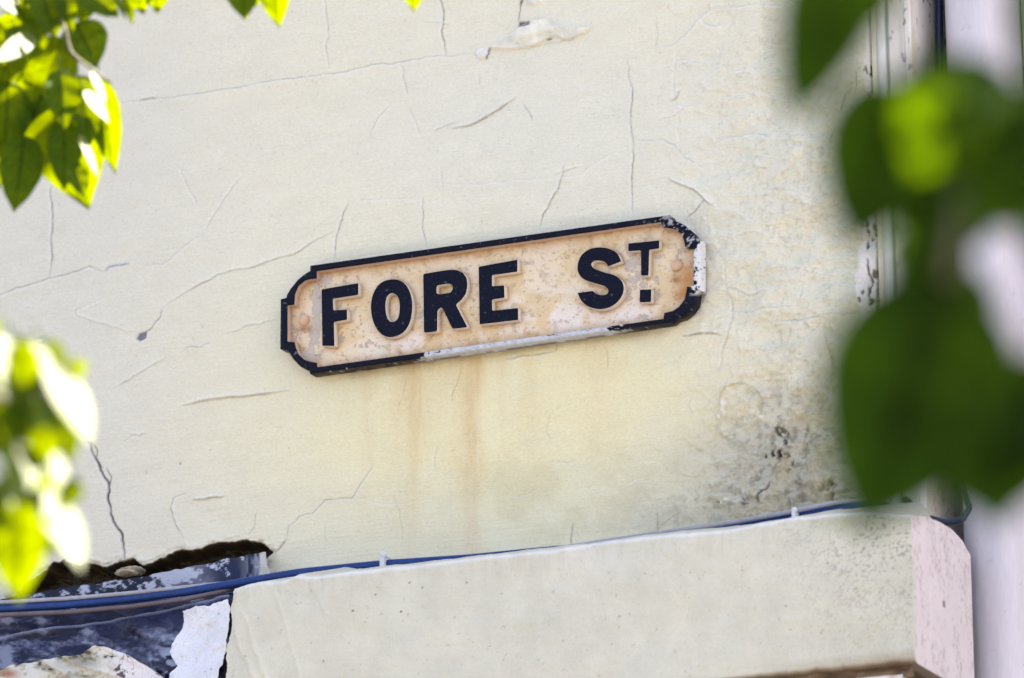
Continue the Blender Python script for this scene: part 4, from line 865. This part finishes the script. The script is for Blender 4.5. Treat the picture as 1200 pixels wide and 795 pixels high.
for i in range(40):                            # the spray carries on outside the frame
    a = rng.uniform(-240, -22) if i % 4 else rng.uniform(200, 560); b_ = rng.uniform(-60, 280) if i % 4 else rng.uniform(-150, -75)
    leaf(b1, a, b_, a+rng.uniform(-25, 25), b_+rng.uniform(45, 80), rng.uniform(26, 44), rng.choice(['dark', 'mid', 'glow']), d1+rng.uniform(-.1, .25), seed=100+i)
twig(b1, [(-260, -160, d1+.1), (-80, -90, d1+.1), (30, -40, d1+.06), (76, 30, d1), (82, 62, d1), (104, 78, d1), (130, 98, d1)], [.008, .005, .003, .0026, .0022])
twig(b1, [(30, -40, d1+.08), (150, -52, d1+.08), (320, -48, d1+.06), (486, -40, d1+.03)], [.004, .002])
twig(b1, [(60, 0, d1+.08), (40, 80, d1+.08), (30, 160, d1+.05)], [.003, .0015])
# lower left spray, nearer and more blurred, catching the sun
d2 = 4.1
b2 = thing('leafy_branch', 'glaring white-green leaves blurred at the lower left edge beneath the wall crack', 'branch', tuple(at_d(-60, 500, d2)))
LLs = [(20, 400, 44, 470, 30, 'glow', -.03), (60, 500, 40, 545, 30, 'glow', -.03), (88, 560, 70, 600, 22, 'mid', -.03), (10, 470, 30, 530, 30, 'dark', -.03), (60, 470, 84, 545, 40, 'mid', .03), (30, 560, 66, 600, 40, 'glow', .03), (4, 560, 30, 640, 44, 'mid', .02), (50, 400, 76, 440, 24, 'mid', .02), (4, 392, 30, 502, 58, 'white', 0), (44, 402, 58, 500, 50, 'white', 0), (62, 425, 106, 520, 54, 'white', -.02), (34, 502, 14, 590, 60, 'white', -.02), (52, 572, 96, 668, 56, 'white', -.02), (66, 528, 72, 584, 26, 'white', -.01), (84, 422, 92, 448, 24, 'glow', .02),
       (14, 396, 50, 470, 34, 'dark', .05), (20, 480, 76, 530, 44, 'dark', .05), (50, 540, 40, 590, 40, 'mid', .05), (40, 585, 66, 652, 42, 'dark', .04), (24, 585, 20, 708, 54, 'glow', 0), (0, 560, 44, 622, 44, 'glow', .03), (-10, 600, 4, 660, 30, 'dark', .03), (-14, 470, 10, 540, 44, 'mid', .05), (-16, 400, -2, 470, 34, 'mid', .03),
       (60, 500, 30, 560, 40, 'mid', .08), (-5, 500, 30, 480, 40, 'mid', .08)]
for i, L_ in enumerate(LLs): leaf(b2, *L_[:6], d2+L_[6]*2, 0.0, seed=200+i, wk=1.3)
for i in range(26):
    a = rng.uniform(-260, -30); b_ = rng.uniform(330, 640); leaf(b2, a, b_, a+rng.uniform(-30, 40), b_+rng.uniform(60, 100), rng.uniform(36, 56), rng.choice(['dark', 'mid', 'glow', 'white']), d2+rng.uniform(-.1, .2), seed=300+i)
twig(b2, [(-420, 380, d2+.05), (-200, 420, d2+.05), (-40, 430, d2+.05), (30, 490, d2+.04), (55, 570, d2+.03)], [.006, .004, .002])
# right spray, close to the camera and far out of focus, mostly shaded by added unseen leaves
d3 = 2.25
b3 = thing('leafy_branch', 'dark green leaves close to the viewer and far out of focus on the right', 'branch', tuple(at_d(1260, 200, d3)))
RS = [(1000, -80, 926, 150, 84, 'dark', 0), (1060, 92, 996, 296, 110, 'dark', 0), (1165, 165, 1000, 150, 112, 'dark', .05), (1200, 120, 1040, 150, 90, 'mid', .06), (1124, 112, 1068, 206, 78, 'glow', -.04), (1175, 95, 1120, 150, 60, 'mid', -.04), (1210, 160, 1085, 215, 46, 'dark', -.02), (1222, 200, 1118, 262, 66, 'glow', -.03), (1140, 215, 1100, 310, 50, 'mid', .03),
      (1105, 290, 1030, 395, 70, 'mid', .02), (1116, 330, 1006, 632, 165, 'dark', 0), (1150, 412, 1172, 622, 150, 'dark', .03), (1100, 400, 1100, 560, 130, 'dark', .06), (1200, 440, 1215, 570, 60, 'dark', .02), (1202, -40, 1214, 120, 40, 'mid', 0), (1060, 80, 1150, 190, 60, 'mid', .08), (1062, 200, 1100, 290, 60, 'mid', .05), (1110, 240, 1090, 400, 46, 'dark', .06), (1195, 215, 1222, 310, 30, 'mid', .05)]
RS += [(1240, 120, 1120, 205, 80, 'dark', .02), (1235, 180, 1160, 200, 60, 'dark', -.02), (1120, 280, 1045, 350, 66, 'mid', .06), (1130, 300, 1060, 420, 80, 'mid', .07), (1010, -60, 960, 60, 90, 'dark', .04), (1050, 120, 1010, 240, 90, 'dark', .04), (1200, 440, 1100, 540, 110, 'dark', .04), (1080, 330, 1050, 560, 110, 'dark', .05), (1150, 90, 1050, 130, 60, 'mid', .03), (1220, 140, 1150, 210, 50, 'dark', .03), (1172, 430, 1195, 580, 90, 'dark', .05), (1120, 180, 1120, 300, 60, 'mid', .07)]

def added_shade_leaves(branch, targets, dist, r_, seed):
    """unseen leaves added sunward to keep the sun off the dark ones; they hang out of view"""
    rs = random.Random(seed); V = []; F = []; n = 12
    for (P, rr) in targets:
        a = SV.cross(Vector((rs.uniform(-1, 1), rs.uniform(-1, 1), 0))).normalized(); c = SV.cross(a); k0 = len(V); P = P+SV*(dist+.12*rs.random())
        for ring in (0.0, .5, 1.0):
            for i in range(n): t_ = 2*math.pi*i/n; q_ = rr*ring*(1+.25*max(0, math.cos(t_))**6); V.append(P+a*(math.cos(t_)*q_*1.1)+c*(math.sin(t_)*q_*.9)+SV*(-.12*ring*ring*rr))
        F += [(k0+k*n+i, k0+k*n+(i+1) % n, k0+(k+1)*n+(i+1) % n, k0+(k+1)*n+i) for k in range(2) for i in range(n)]
    o = mesh_obj('added_shade_leaves', [tuple(p) for p in V], F, M_LEAF, branch, None); at = o.data.color_attributes.new('Vein', 'FLOAT_COLOR', 'POINT'); at.data.foreach_set('color', np.ones(len(V)*4, np.float32)); o['kind'] = 'stuff'
def shade_targets(L, d, kd, fr, rr, classes=('dark',)):
    return [(Vector(at_d(l[0]+(l[2]-l[0])*f, l[1]+(l[3]-l[1])*f, d+l[6]*kd)), max(rr, l[4]*d/FPX*.55)) for l in L if l[5] in classes for f in fr]

for i, L_ in enumerate(RS): leaf(b3, *L_[:6], d3+L_[6], 0.0, seed=400+i, bend=.08, wk=1.38)
added_shade_leaves(b3, [t for t in shade_targets(RS, d3, 1, (.0, .2, .4, .6, .8, 1.0), .036) if all(math.hypot(project(np.array(t[0]))[0]-a, project(np.array(t[0]))[1]-b) > 95 for a, b in ((1090, 165), (1165, 225)))], .85, .03, 1)
added_shade_leaves(b1, [t for t in shade_targets(UL, d1, 1.5, (.5,), .02) if not (35 < project(np.array(t[0]))[0] < 150 and project(np.array(t[0]))[1] > 70)], .95, .02, 2)
added_shade_leaves(b2, shade_targets(LLs, d2, 2, (.5,), .02), 1.75, .02, 3)
for i in range(24):
    a = rng.uniform(1260, 1640); b_ = rng.uniform(-250, 600); leaf(b3, a, b_, a+rng.uniform(-90, 60), b_+rng.uniform(120, 200), rng.uniform(80, 120), rng.choice(['dark', 'mid', 'dark']), d3+rng.uniform(-.05, .12), seed=500+i)
twig(b3, [(1900, -60, d3+.05), (1500, 60, d3+.05), (1230, 170, d3), (1130, 215, d3), (1110, 330, d3)], [.006, .004, .003])
twig(b3, [(1500, 60, d3+.05), (1250, -60, d3+.02), (1000, -90, d3)], [.003, .0015])
